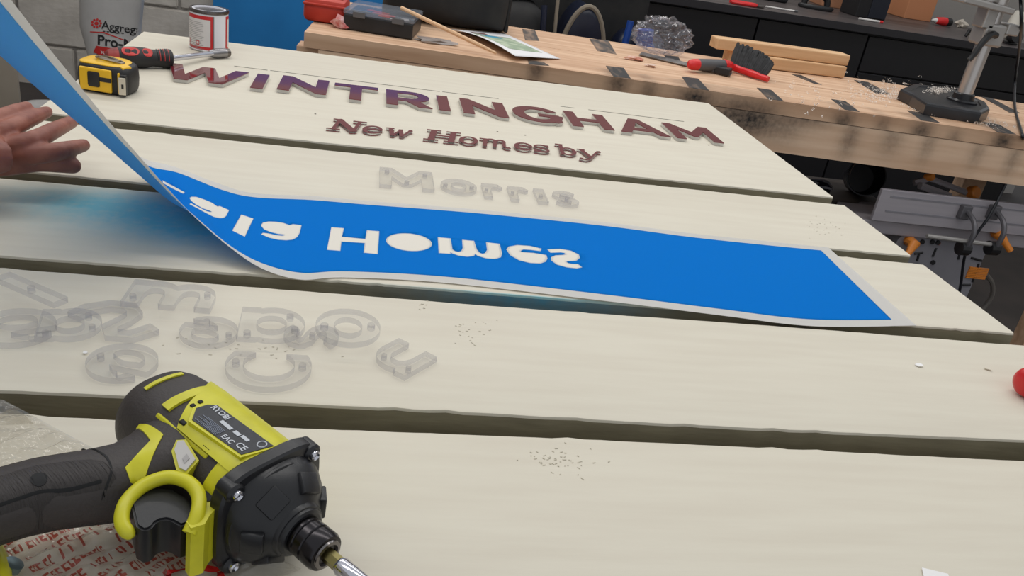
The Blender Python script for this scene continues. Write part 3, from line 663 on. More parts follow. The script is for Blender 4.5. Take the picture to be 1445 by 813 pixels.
# ---- bags behind the bench
def noise_blob(mb_pts, amp, freq, seed=0):
    from mathutils import noise
    return [Vector(p)+Vector((noise.noise(Vector(p)*freq+Vector((seed, 0, 0))), noise.noise(Vector(p)*freq+Vector((0, seed+9, 0))), noise.noise(Vector(p)*freq+Vector((0, 0, seed+5)))))*amp for p in mb_pts]
M_navy = mat('navy_vinyl', (22, 30, 52), .35, c2=(16, 22, 42), scale=(8, 8, 8), bump=.3, bscale=(14, 14, 14))
M_greyband = mat('grey_webbing', (126, 116, 102), .8, bump=.3, bscale=(120, 120, 120))
M_cord = mat('beige_cord', (176, 160, 138), .7)
M_bluefab = mat('bright_blue_fabric', (18, 66, 148), .6, bump=.3, bscale=(12, 12, 12))
YB = 2.86
cn = atY(822, 66, YB); top = atY(826, 8, YB); rad = (top.z-RZ)/2-.004
rb = thing('round_bag', 'navy round-ended holdall with grey piping behind the workbench', 'bag', (cn.x, YB, RZ+.006))
prof = lambda y, r: [Vector((r*math.cos(a), y, rad+.003+r*(.92 if math.sin(a) < 0 else 1)*math.sin(a))) for a in [2*math.pi*k/36 for k in range(36)]]
R_ = atY(862, 40, YB).x-cn.x
MB().loft([[Vector((R_*math.cos(a)*s, y, rad+rad*math.sin(a)*s)) for a in [2*math.pi*k/36 for k in range(36)]] for y, s in ((0, .2), (-.006, .6), (-.003, .9), (.0, .97), (.02, 1), (.16, 1), (.18, .9))]).build('body', M_navy, rb, True, 60)
MB().tube([Vector((R_*1.0*math.cos(a), .004, rad+rad*1.0*math.sin(a))) for a in [2*math.pi*k/40 for k in range(40)]], .009, 8, closed=True).build('piping', M_greyband, rb, True)
MB().tube(catmull([(.01, -.012, 1.1*rad), (.025, -.02, 1.45*rad), (.045, -.022, 1.5*rad), (.05, -.022, 1.25*rad), (.02, -.02, 1.0*rad), (-.03, -.016, .72*rad), (-.06, -.014, .95*rad), (-.075, -.012, .75*rad)], 5), .0045, 6).build('draw_cord', M_cord, rb, True)
def soft_box(name, c, d, material, parent, amp=.01, freq=9, seed=1, p=4, n=9):
    pts = []; fc = []
    bm = bmesh.new(); bmesh.ops.create_cube(bm, size=2); bmesh.ops.subdivide_edges(bm, edges=list(bm.edges), cuts=n, use_grid_fill=True)
    for v in bm.verts:
        l = (abs(v.co.x)**p+abs(v.co.y)**p+abs(v.co.z)**p)**(1/p); v.co = v.co/l
        v.co = Vector((v.co.x*d[0]/2, v.co.y*d[1]/2, v.co.z*d[2]/2))
    bm.verts.index_update()
    vs2 = noise_blob([v.co for v in bm.verts], amp, freq, seed)
    for v in vs2: v.z = max(v.z, -d[2]/2+.0005)
    mb = MB(); mb.add([v+Vector(c) for v in vs2], [[v.index for v in f.verts] for f in bm.faces]); bm.free()
    return mb.build(name, material, parent, True, 60)
# blue rucksack and black bag either side
a = atY(880, 20, 2.95); bb = thing('blue_rucksack', 'dark rucksack with bright blue straps standing behind the workbench', 'rucksack', (a.x+.06, 2.94, RZ))
soft_box('body', (.03, .06, .22), (.2, .16, .44), M_navy, bb, .012, 9, 3)
MB().tube(catmull([(-.045, -.04, .48), (-.05, -.045, .36), (-.04, -.04, .24), (-.03, -.03, .1)], 6), .012, 8).build('strap', M_bluefab, bb, True)
MB().tube(catmull([(.01, -.05, .46), (.02, -.05, .4), (.05, -.045, .33)], 6), [.03]*6+[.034]*4+[.026]*3, 8).build('side_pocket', M_bluefab, bb, True)
a = atY(745, 25, 2.86); bb = thing('black_holdall', 'crumpled black holdall with a pale grey lining behind the tool bag', 'bag', (a.x-.03, 2.90, RZ))
soft_box('body', (0, .0, (at_xy(a.x, 2.8, py=8)-RZ)/2), (.2, .2, at_xy(a.x, 2.8, py=8)-RZ), M_dark, bb, .014, 9, 6)
M_lining = mat('grey_lining', (150, 148, 146), .8, bump=.3, bscale=(16, 16, 16))
soft_box('lining', (.01, .03, at_xy(a.x, 2.8, py=4)-RZ+.03), (.17, .12, .06), M_lining, bb, .008, 14, 8)
MB().tube(catmull([(.07, -.08, .50), (.08, -.1, .35), (.09, -.09, .1)], 6), .010, 8).build('strap', M_navy, bb, True)
MB().tube(catmull([(.115, -.06, .52), (.12, -.08, .4), (.13, -.08, .3)], 6), .006, 8).build('cord', M_greyband, bb, True)
# dark folded cloth backdrop: a stack of dark cases on the rack between them
a = atY(800, 0, 3.12)
soft = thing('dark_case', 'large dark soft case standing upright behind the round bag', 'case', (a.x, 3.16, RZ))
soft_box('body', (.0, .0, .36), (.62, .12, .72), M_dark, soft, .01, 6, 12, p=8)

# ---- big black tool bag lying on the bench
l0 = bench_local(560, 38); 
pA = at(548, 30, 0); pB = at(716, 53, 0); ax_ = (pB-pA); ln = ax_.length
tb = thing('tool_bag', 'long black tool bag lying along the back of the workbench', 'bag', ((pA+pB)/2), math.atan2(ax_.y, ax_.x))
tb.location.z = .001
hgt = .15; rings = []
for i, (x, s, hz) in enumerate(((-.56, .3, .5), (-.54, .8, .85), (-.5, .95, .95), (-.3, 1, 1), (-.1, 1, 1.02), (.1, 1, .97), (.3, 1, .96), (.42, .98, .9), (.47, .9, .86), (.49, .75, .8), (.5, .5, .7))):
    r = []
    for k in range(28):
        t_ = 2*math.pi*k/28; c_, s_ = math.cos(t_), math.sin(t_); pz = math.copysign(abs(s_)**.7, s_); py_ = math.copysign(abs(c_)**.6, c_)
        r.append(Vector((x*ln, .1+py_*.095*s+.02*(1-s), hgt*hz/2+pz*hgt*hz/2*s if False else (hgt*hz)*(.5+.5*pz))))
    rings.append(noise_blob(r, .010, 11, 2))
for r in rings:
    for v in r: v.z = max(v.z, .001)
MB().loft(rings).build('body', M_dark, tb, True, 60)
M_dark2 = mat('black_webbing', (16, 16, 17), .6)
MB().tube(catmull([(-.3*ln, .02, .10), (-.25*ln, -.005, .145), (0, -.01, .162), (.2*ln, -.005, .155), (.27*ln, .02, .11)], 6), .008, 8).build('handle', M_dark2, tb, True)
MB().box((.495*ln, .1, .055), (.012, .13, .1), bev=.004).build('end_panel', M_dark2, tb)
MB().tube([(-.5*ln, .1, hgt+.002), (.45*ln, .1, hgt-.004)], .005, 6).build('zip', M_dark2, tb)

# ---- red tester, organiser case, wrapper, stick, map
M_red = mat('orange_red_plastic', (196, 58, 40), .45, c2=(180, 50, 34), scale=(10, 10, 10))
M_blackp = mat('black_plastic', (26, 26, 28), .4, c2=(34, 34, 36), scale=(20, 20, 20))
M_grey = mat('mid_grey_plastic', (96, 96, 98), .4)
p0 = at(438, 31, 0); p1 = at(482, 36, 0)
rt = thing('red_tester', 'orange-red handheld tester with a dark display lying on the bench corner', 'tester', (p0+p1)/2+by_*.045-bx_*.006, BA)
MB().box((0, .01, .030), (.105, .12, .058), bev=.012).build('housing', M_red, rt, True, 40)
MB().box((.006, .022, .061), (.072, .075, .006), bev=.003).build('bezel', M_blackp, rt)
MB().box((.006, .03, .0645), (.05, .04, .002)).build('display', mat('dull_lcd', (86, 88, 80), .15), rt)
MB().box((0, -.051, .045), (.106, .006, .006), bev=.002).build('seam_ridge', M_red, rt)
fl = at(484, 41, 0); fr = at(581, 57, 0); br = at(605, 39, 0)
xv = (fr-fl); yv = (br-fr); ang = math.atan2(xv.y, xv.x); wd = xv.length; dp = .17
oc = thing('organiser_case', 'black organiser case with a clear hinged lid, beside the red tester', 'case', fl+Vector((math.cos(ang)*wd/2-math.sin(ang)*dp/2, math.sin(ang)*wd/2+math.cos(ang)*dp/2, 0)), ang)
MB().box((0, 0, .020), (wd, dp, .038), bev=.003).build('tray', M_blackp, oc)
lid = MB().box((0, 0, .0455), (wd+.004, dp+.004, .012), bev=.003).build('lid', clear_mat('smoky_clear_lid', (232, 233, 236), (186, 192, 202), .22, .12, gl=1.6), oc)
for x in (-.28, .28): MB().box((x*wd, -dp/2-.003, .041), (.03, .005, .014), bev=.001).build('latch', M_grey, oc)
for k in range(3):
    MB().box((-.02+.02*k, .02-.028*k, .0385), (.06, .02, .003), rot=(0, 0, R(-20+10*k)), bev=.001).build('red_packet', mat('red_packet', (206, 52, 46), .4), oc)
MB().box((.045, -.04, .0385), (.05, .03, .003), rot=(0, 0, R(12)), bev=.001).build('white_packet', mat('white_packet', (210, 206, 204), .4), oc)
def crumple(name, label, cat, c, d, material, seed=0, amp=.4, n=5, group=None, kind=None):
    """a crumpled scrap: jagged facets"""
    rnd = random.Random(seed); bm = bmesh.new(); bmesh.ops.create_icosphere(bm, subdivisions=2, radius=1)
    for v in bm.verts:
        k = 1+rnd.uniform(-amp, amp); v.co = Vector((v.co.x*d[0]/2*k, v.co.y*d[1]/2*k, max(0, (v.co.z*k+.8)/1.8)*d[2]))
    bm.verts.index_update()
    mb = MB(); mb.add([v.co for v in bm.verts], [[v.index for v in f.verts] for f in bm.faces]); bm.free()
    o = mb.build(name, material); o.location = Vector(c)+Vector((0, 0, .0008)); return tag(o, label, cat, group)
crumple('crumpled_wrapper', 'small crumpled pink and white wrapper in front of the organiser case', 'wrapper', at(484, 40), (.05, .04, .028), mat('pink_wrapper', (228, 186, 184), .3, c2=(196, 84, 80), scale=(60, 60, 60)), 3, .5)
crumple('plastic_scrap', 'flat scrap of crumpled clear plastic on the bench front', 'scrap', at(614, 60), (.10, .06, .008), clear_mat('scrap_clear', (215, 210, 205), (200, 192, 188), .5, .2), 5, .4)
crumple('plastic_scrap', 'pinkish heap of torn plastic beside the straightedge tip', 'scrap', at(893, 84), (.05, .035, .008), mat('pinkish_scrap', (226, 190, 172), .4, c2=(196, 120, 96), scale=(70, 70, 70)), 6, .5)
crumple('plastic_scrap', 'tiny pale scrap between the straightedge and front plank', 'scrap', at(917, 94), (.03, .02, .006), mat('pale_scrap', (220, 190, 172), .4), 8, .5)
# map paper: curved sheet
c4 = [at(634, 40, .004), at(700, 45, .004), at(790, 83, .002), at(728, 80, .03)]
c4 = [at(634, 41, .006), at(712, 47, .003), at(791, 83, .0015), at(727, 79, .014)]
mp = thing('map_sheet', 'curling white sheet printed with a green map, lying on the bench', 'paper', at(715, 66, 0))
M_paper = mat('white_paper', (232, 230, 232), .6)
M_map = mat('green_map_print', (186, 198, 172), .6, c2=(150, 168, 142), scale=(26, 26, 26), detail=8, lo=.42, hi=.58)
def bil(u, v, lift=0):
    p = c4[0]*(1-u)*(1-v)+c4[1]*u*(1-v)+c4[2]*u*v+c4[3]*(1-u)*v
    return p+Vector((0, 0, lift+.012*math.sin(math.pi*v)*(1-u)**2))-mp.location
def sheet(name, fn, u0, u1, v0, v1, material, parent, lift=0, nu=12, nv=12, th=.0004):
    mb = MB(); v = [fn(u0+(u1-u0)*i/nu, v0+(v1-v0)*j/nv, lift) for i in range(nu+1) for j in range(nv+1)]
    f = [(i*(nv+1)+j, (i+1)*(nv+1)+j, (i+1)*(nv+1)+j+1, i*(nv+1)+j+1) for i in range(nu) for j in range(nv)]
    mb.add(v, f); o = mb.build(name, material, parent, True, 70); s = o.modifiers.new('thickness', 'SOLIDIFY'); s.thickness = th; s.offset = 0
    return o
sheet('sheet', bil, 0, 1, 0, 1, M_paper, mp)
sheet('map_print', bil, .16, .86, .22, .80, M_map, mp, .0006)
sheet('map_water', bil, .30, .62, .24, .34, mat('map_blue', (70, 150, 180), .6), mp, .0009, 4, 4)
sheet('map_marks', bil, .24, .5, .12, .19, mat('map_brown', (120, 84, 84), .6), mp, .0009, 4, 4)
ea = at(566, 11, .068); eb = at(700, 75, .012)
o = MB().tube([ea+(eb-ea)*k/6 for k in range(7)], [.0052]*6+[.003], 8).build('wooden_stick', mat('pale_dowel', (226, 184, 142), .5)); tag(o, 'thin pale wooden stick propped on the organiser case', 'stick')

# ---- clear crumpled bag, straightedge, dust brush, timber
def clear_bag(name, label, c, d, material, seed, n=4, amp=.16, rotz=0):
    from mathutils import noise
    bm = bmesh.new(); bmesh.ops.create_icosphere(bm, subdivisions=n+1, radius=1)
    for v in bm.verts:
        p = v.co.copy(); k = 1+amp*(abs(noise.noise(p*1.9+Vector((seed, 0, 0))))*2.4-.6)+amp*.8*(noise.cell(p*2.4+Vector((0, seed, 0)))-.5)*.35+amp*.7*(abs(noise.noise(p*4.6+Vector((0, seed, 0))))*2-.5)+amp*.3*(abs(noise.noise(p*11+Vector((0, 0, seed))))*2-.5)
        v.co = Vector((p.x*d[0]/2*k, p.y*d[1]/2*k, max(.001, (p.z*.5*k+.42)*d[2])))
    bm.verts.index_update(); mb = MB(); mb.add([v.co for v in bm.verts], [[v.index for v in f.verts] for f in bm.faces]); bm.free()
    o = mb.build(name, material, None, True, 14); o.location = c; o.rotation_euler.z = rotz; return tag(o, label, 'bag')
M_bagclear = clear_mat('clear_poly_bag', (244, 244, 247), (214, 214, 222), .07, .10, gl=1.8)
pc = at(930, 75, 0)
clear_bag('plastic_bag', 'crumpled clear plastic bag standing on the back of the bench', pc+by_*.01, (.185, .12, .115), M_bagclear, 2, rotz=BA)
M_steel = mat('dull_steel', (128, 122, 118), .32, metal=.9, c2=(90, 84, 80), scale=(30, 30, 30))
sa, sb = at(902, 79, 0), at(1030, 109, 0); dv = sb-sa
se = thing('straightedge', 'long thin steel straightedge with a black end clamp, under the dust brush handle', 'straightedge', (sa+sb)/2, math.atan2(dv.y, dv.x))
MB().box((0, .008, .006), (dv.length, .026, .003), rot=(R(12), 0, 0)).build('blade', M_steel, se)
MB().box((dv.length/2-.025, .010, .012), (.045, .032, .02), bev=.003).build('end_clamp', M_blackp, se)
MB().box((dv.length/2-.055, .006, .010), (.02, .02, .012), bev=.002).build('thumb_block', M_grey, se)
M_redp = mat('red_plastic', (214, 38, 40), .35)
M_dgrey = mat('dark_grey_grip', (84, 84, 86), .5)
h0, h1, h2, h3 = at(972, 91, .02), at(1022, 92, .022), at(1038, 96, .014), at(1084, 112, .0095)
db = thing('dust_brush', 'red and grey hand brush with black bristles beside the timber offcuts', 'brush', at(1030, 100, 0))
L_ = lambda v: v-db.location
ra = lambda a, b, t: a+(b-a)*t
MB().tube([L_(ra(h0, h1, t)) for t in (.22, .3, .6, .9, 1.0)], [.0155, .0165, .0165, .016, .015], 16).build('grip', M_dgrey, db, True)
MB().tube([L_(ra(h0, h1, t)) for t in (-.01, .03, .1, .23)], [.006, .0125, .0155, .016], 16).build('end_cap', M_redp, db, True)
MB().tube([L_(p) for p in catmull([ra(h0, h1, .98), h1+(h1-h0)*.06, h2, ra(h2, h3, .5), h3], 5)], [.0165]*4+[.015]*4+[.010]*9+[.0085]*4, 10).build('spine', M_redp, db, True)
br_ = MB(); rnd = random.Random(4); dirb = (by_*.55+Vector((.25, 0, .75))).normalized(); al = (h3-h2).normalized()
for k in range(17):
    for r_ in range(4):
        b0 = L_(ra(h2, h3, -.08+k/17*1.02))+by_*(.004+.006*r_)+Vector((0, 0, .004+.002*r_)); ln2 = .068*(1-.30*(k/16)**2)*rnd.uniform(.92, 1.06)
        tip = b0+(dirb+al*(rnd.uniform(-.06, .14)+.30*k/16)+by_*(.08*r_-.05)).normalized()*ln2
        br_.tube([b0, (b0+tip)/2, tip], [.005, .007, .0045], 6)
br_.build('bristles', mat('black_bristle', (18, 18, 20), .6, c2=(44, 44, 46), scale=(80, 80, 80)), db, True)
# timber offcuts at the back of the bench
M_tim = mat('new_timber', (226, 186, 142), .6, c2=(204, 160, 116), scale=(3, 40, 40), bump=.06)
def timber(name, label, pl, pr, z, wdp, hgt_, y_off=0):
    d = pr-pl; o = MB().box((d.length/2, wdp/2, hgt_/2), (d.length, wdp, hgt_), bev=.004).build(name, M_tim); o.location = (pl.x, pl.y, z+.0006); o.rotation_euler.z = math.atan2(d.y, d.x); o.location += by_*y_off
    return tag(o, label, 'timber')
lo_l, lo_r = at(1052, 94, 0), at(1191, 111, 0)
timber('timber_offcut', 'lower pine batten lying on the back edge of the bench', lo_l, lo_r, 0, .045, .036)
up_l, up_r = at(1010, 69, .038), at(1196, 93, .038)
timber('timber_offcut', 'longer pine batten stacked on top of the lower one', up_l, up_r, .037, .055, .033, -.002)
bl_ = at(1027, 88, 0); br2 = at(1046, 90, 0)
timber('timber_block', 'short pine block propping the left end of the top batten', bl_, br2, 0, .04, .035)
# ---- drill stand
M_black_iron = mat('black_cast_iron', (20, 20, 24), .3, c2=(34, 34, 38), scale=(14, 14, 14))
M_chrome = mat('ground_steel', (196, 190, 186), .3, metal=.75)
M_alu = mat('cast_aluminium', (176, 172, 168), .4, metal=.6)
cb = at(1357, 143, .03); 
ds = thing('drill_stand', 'bench drill stand with a steel column and black octagonal base', 'drill stand', (cb.x, cb.y, 0), 0)
D_ = lambda px, py, z: at(px, py, z)-ds.location
bp_ = [D_(1271, 124, .034), D_(1290, 117, .034), D_(1345, 124, .034), D_(1392, 143, .034), D_(1398, 152, .034), D_(1386, 158, .034), D_(1308, 145, .034), D_(1288, 132, .034)]
poly = [(v.x, v.y) for v in bp_]; cxy = (sum(v[0] for v in poly)/8, sum(v[1] for v in poly)/8)
sc = lambda k: [(cxy[0]+(x-cxy[0])*k, cxy[1]+(y-cxy[1])*k) for x, y in poly]
mb = MB(); mb.loft([[Vector((x, y, z)) for x, y in sc(k)] for k, z in ((1.0, .0008), (1.0, .026), (.98, .031), (.92, .034), (.80, .034), (.78, .030))]); mb.build('base', M_black_iron, ds)
MB().lathe([(.028, .042), (.034, .042), (.038, .038), (.038, .030), (.052, .029), (.055, .026)], (0, 0, 0)).build('column_socket', M_black_iron, ds, True)
MB().lathe([(.05, .0215), (.75, .0215)], (0, 0, 0)).build('column', M_chrome, ds, True)
zc_ = at_xy(cb.x, cb.y, py=48); 
MB().box((.0, .0, zc_), (.066, .062, .06), bev=.006).build('collar', M_alu, ds)
MB().box((-.062, -.006, zc_+.075), (.16, .09, .018), rot=(0, R(4), 0), bev=.004).build('bracket_plate', M_alu, ds)
MB().box((-.03, -.006, zc_+.045), (.035, .05, .06), bev=.004).build('bracket_rib', M_alu, ds)
MB().box((.048, -.01, zc_+.022), (.04, .05, .03), bev=.004).build('clamp_ear', M_alu, ds)
MB().tube(catmull([(-.0, -.036, zc_+.002), (-.022, -.044, zc_+.004), (-.04, -.046, zc_-.02), (-.052, -.046, zc_-.055), (-.06, -.046, zc_-.07)], 4), [.009]*8+[.008]*5+[.007]*4, 8).build('clamp_lever', M_blackp, ds, True)
MB().box((.07, -.02, zc_+.16), (.16, .1, .09), bev=.02).build('head', M_blackp, ds)
MB().lathe([(0, .03), (.1, .032), (.11, .02)], (-.05, -.01, zc_+.087)).build('drill_collar', M_alu, ds, True)
# ---- wood shavings (stuff)
def curls(name, label, centre_fn, n, seed, material, lmin, lmax, zb):
    rnd = random.Random(seed); mb = MB()
    for k in range(n):
        c = centre_fn(rnd); r0 = rnd.uniform(.0015, .0042); a0 = rnd.uniform(0, 6.28); turns = rnd.uniform(.6, 1.8); ax_v = Vector((math.cos(a0), math.sin(a0), rnd.uniform(-.2, .2)))
        u = ax_v.orthogonal().normalized(); w_ = ax_v.cross(u); st_ = rnd.uniform(lmin, lmax); wd_ = rnd.uniform(.0008, .002); va = []
        for i in range(7):
            t_ = turns*6.28*i/6; p = c+u*r0*math.cos(t_)+w_*r0*math.sin(t_)+ax_v*(st_*i/6)
            p.z = max(p.z, zb+.0012); va += [p, p+ax_v*wd_+Vector((0, 0, .0004))]
        mb.add(va, [(2*i, 2*i+1, 2*i+3, 2*i+2) for i in range(6)])
    o = mb.build(name, material); tag(o, label, 'shavings', kind='stuff'); return o
M_shav = mat('white_shavings', (236, 226, 216), .5)
def shav_c(rnd):
    r = rnd.random()
    if r < .5: p = at(rnd.gauss(1255, 26), rnd.gauss(133, 7), 0)
    elif r < .8:
        t_ = rnd.random(); p = at(1290+t_*130+rnd.gauss(0, 8), 152+t_*28+rnd.gauss(0, 3), 0)
    else: p = at(rnd.gauss(1190, 50), rnd.gauss(135, 12), 0)
    return Vector((p.x, p.y, .004))
curls('wood_shavings', 'scatter of fine white plastic and wood shavings around the drill stand', shav_c, 520, 3, M_shav, .004, .016, 0)
curls('base_shavings', 'white shavings heaped on top of the drill stand base', lambda rnd: (lambda p: Vector((p.x, p.y, .036)))(at(rnd.gauss(1325, 9), rnd.gauss(128, 2.5), .034)), 150, 5, M_shav, .004, .014, .034)
# ---- black cable hanging over the bench
cz = [atY(1437, -40, 2.3), atY(1441, 40, 2.2), at(1433, 110, .06), at(1432, 150, .005), at(1440, 182, .005), at(1443, 192, .002)]
cz2 = [atY(1441, 205, 2.02), atY(1418, 262, 2.02), atY(1396, 305, 2.0), atY(1378, 330, 2.0), atY(1362, 360, 2.0), atY(1356, 400, 2.0), atY(1350, 430, 2.0)]
o = MB().tube(catmull(cz+cz2, 8), .0042, 8).build('power_cable', mat('black_cable', (22, 24, 30), .35)); o.data.polygons.foreach_set('use_smooth', [True]*len(o.data.polygons)); tag(o, 'black power cable hanging over the right end of the bench', 'cable')
# ================================================================== UNDER THE BENCH: planer and clutter
PYF = 2.03
M_dalu = mat('dull_aluminium', (104, 102, 106), .45, metal=.4)
def PL(px, py, Y=PYF): return atY(px, py, Y)
M_plgrey = mat('planer_grey', (140, 138, 144), .45, c2=(128, 126, 132), scale=(8, 8, 8))
M_fence = mat('anodised_fence', (176, 170, 174), .45, metal=.15, c2=(162, 156, 162), scale=(2, 30, 30))
M_orange = mat('orange_plastic', (226, 136, 50), .4)
f0 = PL(1230, 311); f1 = PL(1247, 267)
pm = thing('planer', 'grey bench planer with an aluminium fence and orange levers under the bench', 'planer', ((f0.x+2.2)/2, PYF+.1, FLOOR_Z))
O_ = pm.location
def pbox(name, x0, x1, y0, y1, z0, z1, material, bev=.003, parent=None):
    return MB().box(((x0+x1)/2-O_.x, (y0+y1)/2-O_.y, (z0+z1)/2-O_.z), (x1-x0, y1-y0, z1-z0), bev=bev).build(name, material, parent or pm)
fz0, fz1 = f0.z, f1.z
fence = pbox('fence', f0.x, 2.34, PYF, PYF+.012, fz0, fz1, M_fence, .002)
for z in (fz0+.03, fz1-.02):
    pbox('fence_groove', f0.x+.03, 2.33, PYF-.0015, PYF+.002, z, z+.004, M_plgrey, 0, None)
pbox('table', f0.x-.02, 2.34, PYF+.02, PYF+.16, fz0-.045, fz0-.006, M_fence, .004)
q0, q1 = PL(1280, 330), PL(1396, 352); zb = FLOOR_Z+.03
# rounded side plate
x0, x1 = q0.x, q1.x; zt = (q0.z+q1.z)/2-.0; zl = PL(1375, 425).z-.12
def rrect(x0, z0, x1, z1, r, n=6):
    pts = []
    for cx, cz, a in ((x1-r, z1-r, 0), (x0+r, z1-r, 90), (x0+r, z0+r, 180), (x1-r, z0+r, 270)):
        for k in range(n+1): pts.append((cx+r*math.cos(R(a+90*k/n)), cz+r*math.sin(R(a+90*k/n))))
    return pts
rr = rrect(x0, zl, x1+.02, zt, .03); RX = Matrix.Rotation(R(90), 3, 'X')
mb = MB(); mb.prism([(x-O_.x, z-O_.z) for x, z in rr], 0, .26, rot=RX, c=(0, PYF+.29-O_.y, 0)); mb.build('housing', M_plgrey, pm)
pbox('base', x0+.02, x1, PYF+.05, PYF+.28, FLOOR_Z+.0008, zl+.01, M_blackp, .004)
YP = PYF+.03
def pv(px, py, dy=0): v = atY(px, py, YP+dy); return v-O_
for (a, b, r, lbl) in (((1290, 345), (1276, 366), .009, 'lever'), ((1411, 332), (1426, 354), .010, 'lever')):
    va, vb = pv(*a, -.03), pv(*b, -.05)
    MB().tube([va+Vector((0, .03, 0)), va, (va+vb)/2, vb], [.016, .016, r, r*.9], 10).build('lever', M_orange, pm, True)
for px, py in ((1301, 341), (1315, 341), (1323, 342), (1396, 350), (1316, 370)):
    c = pv(px, py); MB().cyl(c+Vector((0, .004, 0)), c+Vector((0, -.005, 0)), .007, 10).build('bolt', M_blackp, pm)
for px, py in ((1324, 343), (1358, 347)):
    c = pv(px, py); MB().cyl(c+Vector((0, .004, 0)), c+Vector((0, -.004, 0)), .006, 10).build('bolt', mat('copper_bolt', (150, 96, 80), .4), pm)
for a, b in (((1321, 350), (1316, 362)), ((1355, 354), (1352, 366)), ((1290, 358), (1302, 356)), ((1370, 364), (1385, 368)), ((1381, 372), (1372, 398)), ((1357, 402), (1369, 402)), ((1294, 368), (1297, 357))):
    va, vb = pv(*a), pv(*b); MB().tube([va, vb], .004, 6).build('hex_key', M_blackp, pm)
va, vb = pv(1368, 377), pv(1389, 393)
for k in range(7):
    t_ = k/6; MB().box(((va.x+vb.x)/2, va.y-.002, va.z+(vb.z-va.z)*t_), (vb.x-va.x, .004, .0042)).build('orange_slat', M_orange, pm)
# fence brackets
for px in (1357, 1398):
    c = atY(px, 320, PYF-.02)-O_; pts = [(c.x+.004, c.y+.012, c.z+.045), (c.x+.004, c.y-.03, c.z+.03), (c.x+.004, c.y-.05, c.z), (c.x+.004, c.y-.045, c.z-.05)]
    MB().tube(catmull(pts, 6), .007, 8).build('fence_bracket', M_dalu, pm, True)
    MB().box((c.x, c.y+.012, c.z+.04), (.03, .02, .04), bev=.003).build('bracket_foot', M_dalu, pm)
    MB().cyl((c.x-.012, c.y-.036, c.z-.05), (c.x+.016, c.y-.036, c.z-.05), .02, 14).build('clamp_boss', M_blackp, pm)
va, vb = atY(1308, 333, PYF-.06)-O_, atY(1398, 345, PYF-.06)-O_
MB().cyl(va, vb, .0065, 10).build('guide_rod', M_alu, pm)
# guard arm with knobs above the fence
va, vb = atY(1290, 258, PYF+.12)-O_, atY(1372, 275, PYF+.12)-O_
vm = atY(1312, 252, PYF+.12)-O_
MB().tube([va, vm, vb], .009, 6).build('guard_arm', M_fence, pm)
MB().tube([atY(1298, 262, PYF+.10)-O_, atY(1340, 277, PYF+.10)-O_], .011, 6).build('guard_rail', M_fence, pm)
for px, py, r in ((1373, 272, .02), (1311, 250, .011)):
    c = atY(px, py, PYF+.115)-O_; MB().lathe([(-.012, r*.7), (-.01, r), (.01, r), (.014, r*.8)], c, (.3, -.8, .4), 14).build('knob', M_orange, pm, True)
# hose, crate, bucket, jug
M_hose = mat('grey_hose', (138, 132, 126), .5)
hz = [atY(1392, 388, 2.36), atY(1400, 400, 2.36), atY(1400, 416, 2.36), atY(1390, 432, 2.36), atY(1375, 445, 2.36)]
hz.append(Vector((hz[-1].x-.05, 2.36, FLOOR_Z+.01)))
o = MB().tube(catmull(hz, 6), .008, 8).build('hose', M_hose, None, True); tag(o, 'thin grey hose curving down to the floor beside the planer', 'hose')
cr_x = atY(1228, 262, 2.42).x
cz_ = atY(1222, 288, 2.36).z
ct = thing('crate', 'dark wooden crate on the floor beneath the bench', 'crate', (cr_x-.08, 2.475, FLOOR_Z))
hh = cz_-FLOOR_Z
M_crate = mat('dark_wood', (66, 54, 46), .7, c2=(46, 38, 33), scale=(3, 20, 20))
for y in (-.13, .13):
    for k in range(3): MB().box((0, y, hh*(.18+.32*k)), (.26, .014, hh*.28), bev=.002).build('slat', M_crate, ct)
for x in (-.123, .123):
    for k in range(3): MB().box((x, 0, hh*(.18+.32*k)), (.012, .244, hh*.28), bev=.002).build('slat', M_crate, ct)
MB().box((0, 0, hh-.008), (.26, .27, .014), bev=.002).build('lid', M_crate, ct)
bk = thing('black_bucket', 'black plastic bucket tipped on its side under the bench', 'bucket', (cr_x-.02, 2.455, cz_+.001))
axb = Vector((-.35, -.85, .30)).normalized(); br0 = .058
c0 = Vector((.005, .0, .056)); mb = MB()
mb.lathe([(-.05, .044), (-.045, .05), (.06, br0), (.066, br0+.003), (.066, br0-.001), (.055, br0-.004), (-.04, .045), (-.04, .001)], c0, axb, 28, caps=True); mb.build('shell', mat('black_bucket', (18, 20, 27), .35), bk, True)
MB().tube([c0+axb*.06+Vector((br0*math.cos(a), 0, 0))+Vector((0, .3, .85)).normalized()*(br0*math.sin(a)) for a in [math.pi*k/10 for k in range(11)]], .002, 6).build('bail', M_steel, bk)
jp = atY(1152, 262, 2.33)
jg = thing('clear_jug', 'clear plastic jug behind the right end of the back board', 'jug', (jp.x, 2.33, jp.z-.1))
mb = MB(); mb.lathe([(0, .035), (.004, .04), (.085, .043), (.105, .046), (.107, .044), (.1, .04), (.006, .036)], (0, 0, 0), (0, 0, 1), 24); mb.build('body', clear_mat('dark_clear', (120, 120, 140), (60, 60, 80), .2, .1), jg, True)
MB().tube([(.046*math.cos(a), .046*math.sin(a), .107+.004*math.sin(3*a)) for a in [2*math.pi*k/24 for k in range(24)]], .004, 6, closed=True).build('rim', clear_mat('rim_clear', (170, 170, 180), (190, 190, 200), .4, .1), jg, True)
st_ = MB().box((jp.x-.012, 2.33, (jp.z-.1+FLOOR_Z)/2-.0006), (.10, .10, jp.z-.1-FLOOR_Z-.002), bev=.004).build('cardboard_box', mat('dark_card', (52, 44, 40), .8)); tag(st_, 'dark cardboard box on the floor under the clear jug', 'box')

